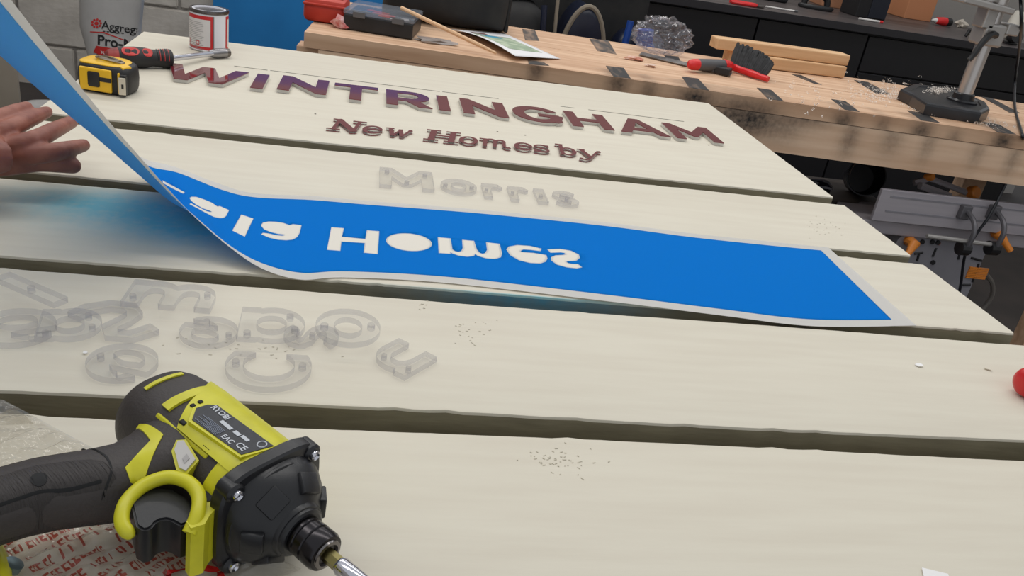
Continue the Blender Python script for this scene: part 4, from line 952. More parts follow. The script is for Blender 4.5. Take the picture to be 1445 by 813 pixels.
# ================================================================== THINGS ON THE BACK WORKTOP
def on_top(px, py): return at(px, py, CZ)
def wt(name, label, cat, px, py, rot=0):
    p = on_top(px, py)
    if p.y > 4.15: p = Vector((atY(px, py, 4.15).x, 4.15, CZ))
    return thing(name, label, cat, (p.x, p.y, CZ+.0006), R(rot))
t = wt('pliers', 'red handled pliers lying on the back worktop', 'pliers', 1050, 8, -6)
for s in (-1, 1): MB().tube(catmull([(-.06, s*.012, .008), (-.02, s*.02, .008), (.03, s*.016, .008), (.05, s*.004, .008)], 4), .0075, 8).build('handle', M_redp, t, True)
MB().box((.065, 0, .007), (.04, .02, .012), bev=.004).build('jaw', M_steel, t)
t = wt('white_rod', 'thin white rod lying along the worktop edge', 'rod', 1102, 14, -4)
MB().cyl((-.07, 0, .004), (.06, 0, .004), .0035, 8).build('shaft', mat('white_plastic', (222, 218, 214), .4), t); MB().cyl((.06, 0, .004), (.075, 0, .004), .0045, 8).build('tip', M_grey, t)
t = wt('black_radio', 'black boxy device with a round dial on the worktop', 'device', 1092, 2, -2)
MB().box((0, .03, .05), (.13, .09, .1), bev=.01).build('case', M_blackp, t); MB().cyl((.035, -.012, .03), (.035, -.022, .03), .016, 18).build('dial', M_grey, t); MB().cyl((.035, -.02, .03), (.035, -.025, .03), .010, 18).build('dial_cap', M_blackp, t)
t = wt('block_plane', 'black hand sander with a rounded base on the worktop', 'sander', 1152, 14, -10)
MB().loft([[Vector((x*1.0, y, z)) for x, y in ell(0, .02, .085*k, .035*k, 24)] for k, z in ((.95, .001), (1, .006), (1, .014), (.9, .02))]).build('base', M_blackp, t, True)
MB().tube(catmull([(-.06, .02, .02), (-.05, .02, .05), (0, .02, .065), (.04, .02, .05), (.05, .02, .02)], 5), .014, 10).build('handle', M_blackp, t, True)
clear_bag('plastic_bag', 'small crumpled clear bag resting against the black sander', on_top(1172, 7)+Vector((.02, .09, .0006)), (.09, .07, .06), M_bagclear, 8, 3)
def carton(name, label, px, py, d, material, rot=0, lid=True):
    t = wt(name, label, 'box', px, py, rot)
    MB().box((0, d[1]/2, d[2]/2), d, bev=.002).build('body', material, t); MB().box((0, d[1]/2, d[2]+.0015), (d[0]*.96, .012, .002)).build('tape', mat('brown_tape', (150, 110, 80), .3), t); return t
M_card = mat('cardboard', (176, 124, 92), .75, c2=(160, 110, 80), scale=(10, 10, 10))
carton('cardboard_box', 'plain brown cardboard carton behind the clear bag on the worktop', 1182, 8, (.16, .16, .2), M_card, -3)
b_ = wt('black_case', 'tall black box standing on the worktop edge', 'box', 1229, 27, 1)
MB().box((0, .085, .1), (.155, .15, .2), bev=.003).build('body', mat('matt_black_box', (22, 21, 24), .5), b_); MB().box((.03, .0085, .1), (.09, .004, .19), bev=.001).build('front_panel', mat('blue_black', (26, 30, 42), .4), b_)
c_ = wt('cardboard_box', 'orange-brown cardboard box between the black box and drill stand', 'box', 1300, 27, 3)
MB().box((0, .11, .085), (.16, .16, .17), bev=.003).build('body', mat('orange_card', (196, 132, 92), .7), c_); MB().box((-.03, .11, .1715), (.05, .1, .003)).build('yellow_label', mat('lime_label', (206, 206, 40), .5), c_)
p_ = wt('marker_pen', 'white pen with a red cap lying on the worktop edge', 'pen', 1232, 31, -4)
MB().cyl((-.07, 0, .005), (.03, 0, .005), .0045, 10).build('barrel', mat('white_plastic', (222, 218, 214), .4), p_); MB().cyl((.03, 0, .005), (.045, 0, .005), .0055, 10).build('cap', M_redp, p_)
g_ = wt('glue_bottle', 'red and black bottle lying on the worktop left of the column', 'bottle', 1336, 38, 8)
MB().lathe([(-.06, .012), (-.055, .016), (-.02, .02), (0, .02)], (0, .02, .021), (1, 0, 0), 18).build('red_body', M_redp, g_, True)
MB().lathe([(0, .0195), (.03, .019), (.036, .014)], (0, .02, .021), (1, 0, 0), 18).build('black_collar', M_blackp, g_, True)
MB().lathe([(-.085, .004), (-.06, .011)], (0, .02, .021), (1, 0, 0), 14).build('nozzle', mat('white_plastic', (222, 218, 214), .4), g_, True)
crumple('rag', 'off-white crumpled rag beside the red bottle', 'rag', on_top(1362, 41)+Vector((.0, .04, 0)), (.06, .05, .04), mat('off_white_rag', (206, 196, 182), .8), 12, .35)
t = wt('yellow_clip', 'small dark clip with a yellow tag beside the column', 'clip', 1368, 54, 10)
MB().box((-.01, .01, .02), (.012, .012, .036), rot=(0, R(20), 0), bev=.003).build('clip', M_blackp, t); MB().box((.01, -.004, .006), (.03, .012, .012), bev=.002).build('tag', mat('lime_tag', (196, 200, 30), .5), t)
t = wt('power_tool', 'cream and grey power tool standing on the worktop at the right edge', 'tool', 1424, 62, -12)
M_creamp = mat('cream_plastic', (196, 190, 178), .5)
MB().tube(catmull([(0, 0, .03), (0, .02, .05), (.01, .04, .09), (.02, .05, .14)], 4), [.026, .03, .032, .034, .034, .034, .033, .032, .032, .03, .03, .026, .02], 14).build('motor_body', M_creamp, t, True)
MB().lathe([(-.03, .018), (-.02, .024), (.02, .028), (.03, .026)], (0, -.02, .034), (0, -1, .2), 18).build('collar', M_blackp, t, True)
MB().tube(catmull([(.02, .03, .09), (.045, .02, .11), (.06, .0, .09), (.05, -.02, .06)], 4), .010, 8).build('handle', M_creamp, t, True)
MB().box((0, .02, .004), (.06, .07, .008), bev=.002).build('foot', M_blackp, t)

# ================================================================== BAGS AND PANEL AT THE LEFT WALL
M_sack = mat('white_sack', (186, 184, 182), .45, c2=(160, 158, 156), scale=(7, 7, 5), bump=.7, bscale=(9, 9, 5))
SY = 3.36
sl = atY(113, 60, SY).x; sr = atY(197, 40, SY).x; zb2 = atY(130, 118, SY).z-.12; sw_ = sr-sl
sk = thing('cement_sack', 'tall white paper sack of post mix printed in red and black, leaning at the wall', 'sack', ((sl+sr)/2, SY+.06, zb2))
hs = .62; rings = []
for k, (z, wx_, wy_) in enumerate(((0, .75, .6), (.02, .95, .9), (.06, 1.0, 1), (.12, .93, 1), (.16, .86, .95), (.22, .92, 1), (.32, 1.0, 1), (.45, 1.02, .9), (.56, .96, .6), (.62, .9, .2))):
    r = []
    for j in range(36):
        a = 2*math.pi*j/36; c2_, s2_ = math.cos(a), math.sin(a)
        r.append(Vector((math.copysign(abs(c2_)**.55, c2_)*sw_/2*wx_+.012*math.sin(z*14), math.copysign(abs(s2_)**.7, s2_)*.06*wy_, z)))
    rings.append(noise_blob(r, .012, 9, 4))
for v in rings[0]: v.z = .001
rings2 = []
for i in range(len(rings)-1):
    for t_ in (0, .34, .67): rings2.append([rings[i][j].lerp(rings[i+1][j], t_) for j in range(36)])
rings2.append(rings[-1])
body = MB().loft(rings2).build('body', M_sack, sk, True, 50)
M_prred = mat('sack_print_red', (190, 40, 36), .5); M_prblk = mat('sack_print_black', (28, 28, 30), .5)
from mathutils.bvhtree import BVHTree
def wrap_print(o, target, dirv, lift=.0012):
    """lays a flat print onto a surface by dropping every vertex along a direction"""
    bv = BVHTree.FromPolygons([v.co for v in target.data.vertices], [p.vertices[:] for p in target.data.polygons])
    me = o.data; bm = bmesh.new(); bm.from_mesh(me)
    bmesh.ops.triangulate(bm, faces=bm.faces)
    for _ in range(1):
        bmesh.ops.subdivide_edges(bm, edges=[e for e in bm.edges if e.calc_length() > .012], cuts=1)
    kill = []
    for v in bm.verts:
        h = bv.ray_cast(v.co-dirv*.4, dirv)
        if h[0] is not None: v.co = h[0]-dirv*lift
        else: kill.append(v)
    bmesh.ops.delete(bm, geom=kill, context='VERTS')
    bm.to_mesh(me); bm.free(); return o
def px_on(px, py, Y): return atY(px, py, Y)-sk.location
def sack_text(s, px, py, size, material, slope=-8, bold=.0):
    c = px_on(px, py, SY); M4 = Matrix.Translation((c.x, -.2, c.z)) @ Matrix.Rotation(R(90), 4, 'X') @ Matrix.Rotation(R(slope), 4, 'Z')
    o = text_mesh('print', s, size, material, sk, M4, 0, bold=bold); return wrap_print(o, body, Vector((0, 1, 0)))
def sack_poly(pts, material, name='print'):
    v = [px_on(px, py, SY) for px, py in pts]; mb = MB(); mb.add([(p.x, -.2, p.z) for p in v], [tuple(range(len(v)))]); o = mb.build(name, material, sk); return wrap_print(o, body, Vector((0, 1, 0)))
sack_text('Aggregate', 143, 40, .040, M_prblk, -3, .0006); [sack_poly([(145+k*5.2, 43.5+k*.55), (148.5+k*5.2, 43.9+k*.55), (148.5+k*5.2, 45.2+k*.55), (145+k*5.2, 44.8+k*.55)], M_prblk) for k in range(6)]
sack_text('Pro-Mix', 137, 62, .050, M_prblk, -3, .0012)
for k in range(9):
    a = 2*math.pi*k/9; sack_poly([(136+6.0*math.cos(a)+1.8*math.cos(b), 33+5.4*math.sin(a)+1.8*math.sin(b)) for b in [2*math.pi*q/6 for q in range(6)]], M_prred)
sack_poly([(136+3.0*math.cos(b), 33+2.8*math.sin(b)) for b in [2*math.pi*q/8 for q in range(8)]], M_prred)
sack_poly([(127, 44.2), (146, 45), (160, 50), (180, 58), (180, 59.2), (159, 51.4), (145, 46.4), (127, 45.6)], M_prred)
sack_poly([(136, 64.5), (160, 68), (162, 77), (146, 79), (131, 74)], M_prred)
sack_text('post', 140, 75, .026, mat('sack_print_white', (226, 224, 222), .5), -3); sack_text('20', 136, 86, .034, M_prblk, 8, .001)
# lower sack, lying
s2z = FLOOR_Z; s2h = zb2-FLOOR_Z-.001
s2 = thing('cement_sack', 'full white sack lying on the floor below the tall one', 'sack', ((sl+sr)/2-.12, SY+.04, s2z))
soft_box('body', (0, 0, s2h/2), (.56, .34, s2h), M_sack, s2, .006, 6, 5, p=5, n=11)
bdy2 = s2.children[0]
me = bdy2.data
for v in me.vertices: v.co.z = min(max(v.co.z, .001), s2h-.001)
for s, px, py, sz in (('pu', 38, 155, .05),):
    c = atY(px, py, SY-.1)-s2.location; M4 = Matrix.Translation((c.x, -.4, c.z)) @ Matrix.Rotation(R(90), 4, 'X') @ Matrix.Rotation(R(52), 4, 'Z')
    wrap_print(text_mesh('print', s, sz, M_prblk, s2, M4, 0, bold=.002), bdy2, Vector((0, 1, 0)))
v = [atY(a, b, SY-.1)-s2.location for a, b in ((58, 148), (66, 140), (70, 146), (62, 152))]
mb = MB(); mb.add([(p.x, -.4, p.z) for p in v], [(0, 1, 2, 3)]); wrap_print(mb.build('print', M_prred, s2), bdy2, Vector((0, 1, 0)))
# plywood sheet at far left
pxr = atY(25, 120, 3.64).x
o = MB().box((pxr-.2, 3.65, -.36), (.4, .018, .99), bev=.001).build('plywood_sheet', mat('pale_ply', (168, 158, 144), .7, c2=(156, 146, 132), scale=(3, 30, 3))); tag(o, 'pale plywood sheet standing on end at the far left', 'plywood')

# ================================================================== TIN, RATCHET, TAPE MEASURE
M_tin = mat('white_tin', (226, 226, 232), .3, spec=.6); M_tinred = mat('tin_red', (196, 40, 44), .35); M_rim = mat('tin_rim', (168, 166, 166), .22, metal=1.0); M_tinlid = mat('tin_lid', (232, 232, 240), .25)
tp = at(295, 69, 0); TR = .0368
zt_ = at_xy(tp.x, tp.y, py=12)
tn = thing('paint_tin', 'small white paint tin with a red-framed label at the back of the boards', 'tin', (tp.x, tp.y, .0006))
MB().lathe([(0, TR-.001), (.001, TR+.0008), (.003, TR+.0008), (.004, TR), (zt_-.006, TR)], n=48).build('body', M_tin, tn, True)
MB().lathe([(zt_-.007, TR), (zt_-.006, TR+.0014), (zt_-.002, TR+.0016), (zt_, TR+.001), (zt_, TR-.003), (zt_-.003, TR-.004)], n=48, caps=True).build('rim', mat('dark_rim', (110, 104, 102), .25, metal=.9), tn, True)
MB().lathe([(zt_-.004, TR-.0042), (zt_-.0005, TR-.0045), (zt_-.0005, TR-.008), (zt_-.004, TR-.009), (zt_-.004, .001)], n=48).build('lid', M_tinlid, tn, True)
th0 = math.degrees(math.atan2(-tp.y, -tp.x))     # direction towards the viewer's side
def tin_patch(a0, a1, z0, z1, material, lift=.0004, name='label', n=14):
    mb = MB(); rr_ = TR+lift
    v = []; 
    for i in range(n+1):
        a = R(th0+a0+(a1-a0)*i/n); v += [(rr_*math.cos(a), rr_*math.sin(a), z0), (rr_*math.cos(a), rr_*math.sin(a), z1)]
    mb.add(v, [(2*i, 2*i+2, 2*i+3, 2*i+1) for i in range(n)]); return mb.build(name, material, tn, True)
HT = zt_-.010
tin_patch(-95, 12, .003, HT, M_tinred, .0003, 'label_frame')
tin_patch(-90, 4, .010, HT-.007, mat('label_paper', (214, 210, 208), .5), .0006, 'label_panel')
tin_patch(12, 15, .003, HT, mat('tin_seam', (120, 116, 118), .4), .0004, 'seam')
tin_patch(58, 100, .003, HT, M_tinred, .0003, 'label_frame'); tin_patch(66, 95, .008, HT-.006, mat('label_paper', (214, 210, 208), .5), .0006, 'label_panel')
M_txt = mat('grey_small_print', (150, 146, 146), .6)
for k in range(17):
    z = HT-.013-k*.0034; tin_patch(-78, -12-random.uniform(0, 14), z-.0008, z, M_txt, .0009, 'text_line', 8)
for a in (-72, -34): tin_patch(a-5, a+5, .013, .021, M_tinred, .0009, 'hazard_sign', 4); tin_patch(a-3.4, a+3.4, .0145, .0195, mat('label_paper', (214, 210, 208), .5), .0012, 'hazard_sign', 4)
# ratchet driver
M_rubber = mat('black_rubber', (34, 33, 35), .5); M_rred = mat('ratchet_red', (206, 62, 58), .4)
ra0 = at(166, 80, .019); ra1 = at(243, 83, .017); ra2 = at(302, 75.5, .010); ra3 = at(328, 74, .010)
rs = thing('ratchet_driver', 'black and red ratchet screwdriver with a chrome shaft, beside the paint tin', 'screwdriver', at(205, 90, 0))
q = lambda v: v-rs.location
dv = (ra1-ra0); L1 = dv.length; u_ = dv.normalized()
prof = [(-.02, .006), (-.017, .011), (-.008, .0145), (0, .0155)]
MB().lathe(prof, q(ra0), u_, 20).build('end_cap', mat('worn_red', (168, 62, 56), .5, c2=(120, 44, 40), scale=(60, 60, 60)), rs, True)
MB().lathe([(0, .0155), (.006, .0175), (.3*L1, .0185), (.5*L1, .0175), (.62*L1, .0150), (.74*L1, .0152), (.9*L1, .0172), (.97*L1, .0165), (L1, .012)], q(ra0), u_, 24).build('grip', M_rubber, rs, True)
vd = (CAM-ra0); vd = (vd-u_*vd.dot(u_)).normalized(); up_ = Vector((0, 0, 1)); up_ = (up_-u_*up_.dot(u_)).normalized(); face = (vd*.75+up_*.65).normalized(); sd = face.cross(u_).normalized()
def inlay(t0, t1, wdt, rr_, material, name, par=rs):
    mb = MB(); c = (t0+t1)/2; pts = []
    for k in range(18):
        a = 2*math.pi*k/18; pts.append(q(ra0)+u_*(L1*(c+(t1-t0)/2*math.copysign(abs(math.cos(a))**.7, math.cos(a))))+sd*(wdt*math.sin(a))+face*(rr_-.0012*abs(math.sin(a))**2*2))
    pts2 = [p-face*.004 for p in pts]; mb.loft([pts2, pts]); return mb.build(name, material, par)
inlay(.04, .36, .0085, .0195, M_rred, 'red_inlay'); inlay(.42, .60, .0085, .0184, M_rred, 'red_inlay'); inlay(.10, .20, .0045, .0202, M_rubber, 'hang_hole')
for k in range(6): 
    t_ = .70+.04*k; c = q(ra0)+u_*(L1*t_); rr_ = .0158+.0012*k/5
    MB().tube([c+(face*math.cos(R(a))+sd*math.sin(R(a)))*rr_ for a in range(-50, 51, 10)], .0006, 5).build('grip_ridge', M_rred if k % 2 else M_rubber, rs)
M_chr = mat('chrome', (206, 206, 214), .12, metal=1.0)
MB().cyl(q(ra1)-u_*.004, q(ra2), .0052, 14).build('shaft', M_chr, rs, True)
d2 = (ra3-ra2).normalized()
MB().lathe([(-.012, .0052), (-.004, .008), (.006, .0095), (.02, .0095), (.026, .009)], q(ra2), d2, 16).build('ratchet_head', mat('dull_chrome', (150, 148, 150), .3, metal=1.0), rs, True)
MB().lathe([(.026, .0085), (.034, .008), (.036, .005), (.03, .0045)], q(ra2), d2, 12).build('socket', M_steel, rs, True)
# tape measure lying on its side
M_yel = mat('tape_yellow', (242, 190, 34), .4); M_tblk = mat('tape_black', (30, 29, 30), .45)
t0, t1 = at(105, 127, 0), at(160, 136, 0); t2 = at(195, 124, 0)
xv = (t1-t0).normalized(); ang = math.atan2(xv.y, xv.x); wd = .083; dpt = .068; th = .044
tm = thing('tape_measure', 'yellow and black tape measure lying beside the ratchet driver', 'tape measure', t0+Vector((math.cos(ang)*wd/2-math.sin(ang)*dpt/2, math.sin(ang)*wd/2+math.cos(ang)*dpt/2, .0006)), ang)
def dshape(k, n=40):
    pts = []
    for i in range(n):
        a = 2*math.pi*i/n; c2_, s2_ = math.cos(a), math.sin(a); e = .45 if s2_ < 0 else .75
        pts.append((math.copysign(abs(c2_)**(.5 if s2_ < 0 else .8), c2_)*wd/2*k, math.copysign(abs(s2_)**e, s2_)*dpt/2*k))
    return pts
MB().loft([[Vector((x, y, z)) for x, y in dshape(k)] for k, z in ((.86, 0), (.95, .003), (1.0, .010), (1.02, th*.5), (1.0, th-.010), (.94, th-.003), (.86, th))]).build('case', M_tblk, tm, True, 50)
MB().loft([[Vector((x-.004, y, z)) for x, y in dshape(k)] for k, z in ((.84, th-.002), (.86, th+.001), (.80, th+.0024), (.3, th+.003))]).build('side_cover', M_yel, tm, True, 50)
MB().box((-.006, -dpt/2-.0012, th*.5), (.050, .005, .036), bev=.0022).build('front_cover', M_yel, tm)
MB().box((-.008, -dpt/2-.0035, th*.52), (.019, .005, .024), bev=.003).build('brake_button', M_tblk, tm, True)
MB().box((.010, -dpt/2-.003, th*.55), (.018, .004, .007), bev=.001).build('brake_slot', M_tblk, tm)
MB().box((.0345, -dpt/2+.002, th*.42), (.013, .008, .034), bev=.002).build('mouth', M_tblk, tm)
MB().box((.0305, -dpt/2-.0015, th*.5), (.003, .004, .032), bev=.001).build('mouth_trim', M_yel, tm)
MB().box((.0365, -dpt/2-.004, th*.42), (.0105, .0018, .027), rot=(0, 0, R(14)), bev=.0006).build('end_hook', mat('hook_steel', (214, 206, 190), .35, metal=.5), tm)
MB().box((.0375, -dpt/2-.0052, th*.42), (.003, .0008, .007), rot=(0, 0, R(14))).build('hook_slot', M_tblk, tm)
MB().box((.030, -.016, th-.0002), (.014, .018, .004), rot=(0, R(10), R(-20)), bev=.001).build('lock_tab', M_yel, tm)
MB().tube(catmull([(-.018, .012, th+.004), (-.016, -.010, th+.007), (.012, -.016, th+.006), (.024, -.012, th+.004), (.024, -.004, th+.004), (.0, .002, th+.007), (-.018, .012, th+.004)], 5), .0016, 6).build('belt_clip', mat('clip_steel', (150, 140, 126), .3, metal=.9), tm, True)
MB().box((.002, -.005, th+.0055), (.034, .010, .0012), rot=(0, 0, R(-14)), bev=.0004).build('belt_clip', mat('clip_steel', (150, 140, 126), .3, metal=.9), tm)

# ================================================================== HAND
M_skin = mat('skin', (158, 98, 80), .5, c2=(132, 76, 62), scale=(40, 40, 40), bump=.15, bscale=(160, 160, 160))
hd = thing('person', 'open hand reaching in from the left behind the lifted film', 'person', at(0, 230, 0))
K = lambda px, py, z: at(px, py, z)-hd.location
hm = MB()
def limb(pts, rad): hm.tube(catmull(pts, 4), list(np.interp(np.linspace(0, len(rad)-1, (len(pts)-1)*4+1), range(len(rad)), rad)), 12)
def ball(c, r): hm.lathe([(-r, r*.05), (-r*.86, r*.5), (-r*.5, r*.87), (0, r), (r*.5, r*.87), (r*.86, r*.5), (r, r*.05)], c, (0, 0, 1), 12)
fingers = [([(-42, 186, .070), (-8, 169, .080), (18, 158, .082), (38, 151, .078)], [.0105, .0095, .0085, .0068]),
           ([(-28, 196, .064), (14, 181, .074), (42, 168, .072), (66, 158, .064)], [.0115, .0105, .0095, .0072]),
           ([(-4, 208, .056), (44, 199, .064), (74, 185, .062), (101, 172, .052)], [.0120, .0112, .0100, .0078]),
           ([(18, 220, .048), (66, 216, .054), (94, 211, .052), (118, 205, .046)], [.0120, .0110, .0098, .0076])]
for pts, rad in fingers:
    v = [K(*p) for p in pts]; limb(v, rad); ball(v[-1], rad[-1]*1.0)
th_ = [K(-60, 222, .040), K(-6, 226, .042), (K(52, 226, .040)), K(84, 230, .036), K(103, 234, .031)]
limb(th_, [.022, .019, .0135, .0115, .0095]); ball(th_[-1], .0094)
for a, b, r0, r1 in (((-60, 190), (-30, 194), .020, .014), ((-60, 200), (-14, 204), .022, .016), ((-60, 212), (2, 214), .022, .016), ((-70, 222), (10, 221), .022, .016)):
    limb([K(*a, .058), K((a[0]+b[0])/2, (a[1]+b[1])/2, .058), K(*b, .055)], [r0, r0, r1])
limb([K(-20, 200, .06), K(-90, 214, .062), K(-170, 222, .068), K(-330, 232, .085), K(-520, 236, .10)], [.026, .030, .028, .034, .042])
skin_o = remesh(hm, 'hand', M_skin, hd, .0020, 6)
sl = MB(); v0, v1 = K(-330, 232, .085), K(-520, 236, .10); dv = (v1-v0)
sl.tube([v0+dv*t for t in (-.05, 0, .5, 1, 2, 4)], [.040, .044, .052, .056, .062, .07], 20).build('sleeve', mat('dark_sleeve', (40, 42, 48), .8, bump=.4, bscale=(30, 30, 30)), hd, True)
# ================================================================== IMPACT DRIVER
A_ = at(222, 580, .0465); E_ = at(462, 783, .0380)
DX = (E_-A_).normalized(); DS = DX.cross(Vector((0, 0, 1))).normalized(); DS = -DS if DS.x > 0 else DS
DY = -DS; DZ = DX.cross(DY).normalized()
M4 = Matrix((DX, DY, DZ)).transposed().to_4x4(); M4.translation = A_
dr = thing('impact_driver', 'black and lime yellow cordless impact driver lying on its side in the foreground', 'impact driver'); dr.matrix_world = M4 @ Matrix.Scale(1.028, 4)
M_rub = mat('driver_rubber', (62, 56, 54), .55, c2=(54, 48, 46), scale=(40, 40, 40), bump=.2, bscale=(500, 500, 500))
M_lime = mat('driver_lime', (214, 208, 40), .38, c2=(200, 194, 36), scale=(60, 60, 60))
M_dblk = mat('driver_black', (24, 24, 27), .35, c2=(30, 30, 33), scale=(30, 30, 30), bump=.05, bscale=(300, 300, 300))
M_dark_in = mat('driver_recess', (12, 12, 14), .7)
def sup(x, ry, rz, cy=0, cz=0, e=2.5, n=48):
    out = []
    for k in range(n):
        a = 2*math.pi*k/n; c, s = math.cos(a), math.sin(a)
        out.append(Vector((x, cy+math.copysign(abs(c)**(2/e), c)*ry, cz+math.copysign(abs(s)**(2/e), s)*rz)))
    return out
MB().loft([sup(x, r, r*.98, e=2.3) for x, r in ((-.0075, .006), (-.007, .018), (-.005, .0245), (0, .029), (.008, .0315), (.022, .0328), (.05, .0325), (.098, .0325))]).build('motor_housing', M_rub, dr, True, 40)
# lime shell over the top and far side
def shell(x0, x1, a0, a1, r_in, r_out, name, material, n=20, e=2.3, taper=0, slant=0):
    rings = []
    for i in range(7):
        t = i/6; arc_o = []; arc_i = []
        for k in range(n+1):
            a = R(a0+(a1-a0)*k/n); c, s = math.cos(a), math.sin(a); xx = (max(x0, slant-.0004*(a1-math.degrees(a))) if slant else x0)*(1-t)+x1*t
            f = lambda r: Vector((xx, math.copysign(abs(c)**(2/e), c)*r, math.copysign(abs(s)**(2/e), s)*r))
            arc_o.append(f(r_out-(taper if i in (0, 6) else 0))); arc_i.append(f(r_in))
        rings.append(arc_o+arc_i[::-1])
    return MB().loft(rings).build(name, material, dr, True, 35)
shell(.012, .108, -80, 124, .030, .0345, 'side_shell', M_lime, taper=.0008, slant=.0523, n=40)
shell(.092, .1085, 120, 290, .030, .0340, 'front_band', M_lime, taper=.0006)
shell(.0305, .0375, 62, 116, .031, .0338, 'accent_band', M_lime); shell(.0085, .0112, 72, 114, .0295, .0322, 'accent_band', M_lime)
# rating plate
pl_ = [(.0500, -.0060), (.0510, .0010), (.0550, .0052), (.1055, .0075), (.1005, -.0112), (.0580, -.0142)]
ztop = .0336
def flat(poly, z0, z1, name, material, parent=None, tilt=0): return MB().prism(poly, z0, z1).build(name, material, parent or dr)
fr_ = grow([(x, y) for x, y in pl_], .0022)
flat(fr_, .028, ztop+.0012, 'plate_frame', M_lime)
plate = flat(pl_, .03, ztop+.0016, 'rating_plate', mat('rating_plate', (40, 42, 48), .5, c2=(48, 50, 56), scale=(300, 300, 300)))
plate['label'] = 'black rating plate with fine white print'
M_pr = mat('plate_print', (196, 200, 206), .5)
def plate_text(s, x, y, size, bold=0): return text_mesh('print', s, size, M_pr, plate, Matrix.Translation((x, y, ztop+.0018)), .00008, bold=bold)
plate_text('RYOBI', .0545, .0005, .0055, .0001); plate_text('CE', .0915, -.0092, .0062, .0001); plate_text('EAC', .0805, -.0108, .0050, .0001)
for k in range(8): MB().box((.068+.002*(k % 3), -.0122+.0014*k*.62, ztop+.0018), (.020-.004*(k % 3), .0004, .0002)).build('print_line', mat('plate_print_dim', (120, 126, 140), .5), plate)
for x, y, w_, h_ in ((.074, -.0022, .010, .0026), (.084, -.0020, .005, .0026), (.0905, -.0012, .006, .0024)): MB().box((x, y, ztop+.0018), (w_, h_, .0002)).build('print_block', M_pr, plate)
MB().tube([(.1005+.0026*math.cos(a), .0030+.0028*math.sin(a), ztop+.0017) for a in [2*math.pi*k/16 for k in range(16)]], .0004, 5, closed=True).build('print_ring', M_pr, plate)
# vents and latch slots in the lime shell
for x, y, z, w_, h_ in ((.0455, .0000, .0330, .0030, .0030), (.0455, -.0052, .0326, .0030, .0030), (.0530, -.0165, .0298, .0050, .0030), (.0790, -.0178, .0285, .0070, .0030), (.0950, -.0185, .0280, .0050, .0030)):
    MB().box((x, y, z), (w_, h_, .004), bev=.0006).build('vent', M_dark_in, dr)
MB().box((.0575, -.0205, .0262), (.050, .0022, .003), rot=(R(-38), 0, 0), bev=.0008).build('rail', M_lime, dr)
# gear case
MB().loft([sup(x, r, r, e=ee) for x, r, ee in ((.1065, .0355, 4), (.108, .0365, 4), (.115, .0362, 4), (.1165, .0350, 3.6), (.1170, .0325, 2.6), (.1215, .0318, 2.4), (.128, .0285, 2.3), (.133, .0240, 2.2), (.1375, .0190, 2), (.1405, .0158, 2), (.1435, .0150, 2), (.1445, .0135, 2))]).build('gear_case', M_dblk, dr, True, 30)
MB().lathe([(.1185, .0322), (.1195, .0330), (.1210, .0328), (.1218, .0316)], (0, 0, 0), (1, 0, 0), 48).build('gear_case_ring', M_dblk, dr, True, 30)
for k in range(6):
    a = R(30+60*k); rx = Matrix.Rotation(a, 3, 'X')
    MB().box(rx @ Vector((.1312, 0, .0246)), (.0130, .0150, .0060), rot=rx @ Matrix.Rotation(R(38), 3, 'Y'), bev=.0012).build('gear_case_facet', M_dblk, dr, True, 40)
MB().lathe([(.1330, .0182), (.1400, .0172), (.1418, .0164), (.1424, .0140)], (0, 0, 0), (1, 0, 0), 40).build('nose', M_dblk, dr, True, 30)
for sy, sz in ((1, 1), (-1, 1), (1, -1), (-1, -1)):
    c = Vector((.1155, sy*.0270, sz*.0270))
    MB().lathe([(-.008, .0062), (.002, .0060), (.0035, .0046)], c, (1, 0, 0), 16).build('screw_boss', M_dblk, dr, True)
    MB().lathe([(.003, .0034), (.0052, .0032), (.0058, .0022), (.0045, .0012)], c, (1, 0, 0), 14).build('screw', M_chr, dr, True)
M_gun = mat('gunmetal', (58, 56, 58), .22, metal=1.0)
MB().lathe([(.142, .0108), (.145, .0118), (.1475, .0118), (.1482, .0110), (.149, .0118), (.154, .0120), (.1548, .0112), (.1556, .0120), (.162, .0120), (.1645, .0110), (.1650, .0090)], (0, 0, 0), (1, 0, 0), 32).build('chuck_collar', M_gun, dr, True, 25)
MB().lathe([(.1645, .0094), (.1662, .0090), (.1665, .0070), (.163, .0058)], (0, 0, 0), (1, 0, 0), 28).build('chuck_ring', mat('chuck_ring', (120, 116, 116), .2, metal=1.0), dr, True, 25)
MB().tube([(.160, 0, 0), (.176, 0, 0)], .0044, 6).build('bit_shank', mat('brassy_steel', (150, 140, 92), .3, metal=1.0), dr)
MB().lathe([(.175, .0044), (.1775, .0054), (.199, .0054), (.2005, .0046)], (0, 0, 0), (1, 0, 0), 18).build('bit_holder', M_chr, dr, True, 30)
MB().lathe([(.2005, .0060), (.203, .0068), (.209, .0068), (.211, .0055)], (0, 0, 0), (1, 0, 0), 18).build('bit_ring', M_blackp, dr, True, 30)
MB().tube([(.210, 0, 0), (.222, 0, 0)], .0032, 6).build('bit', M_steel, dr)
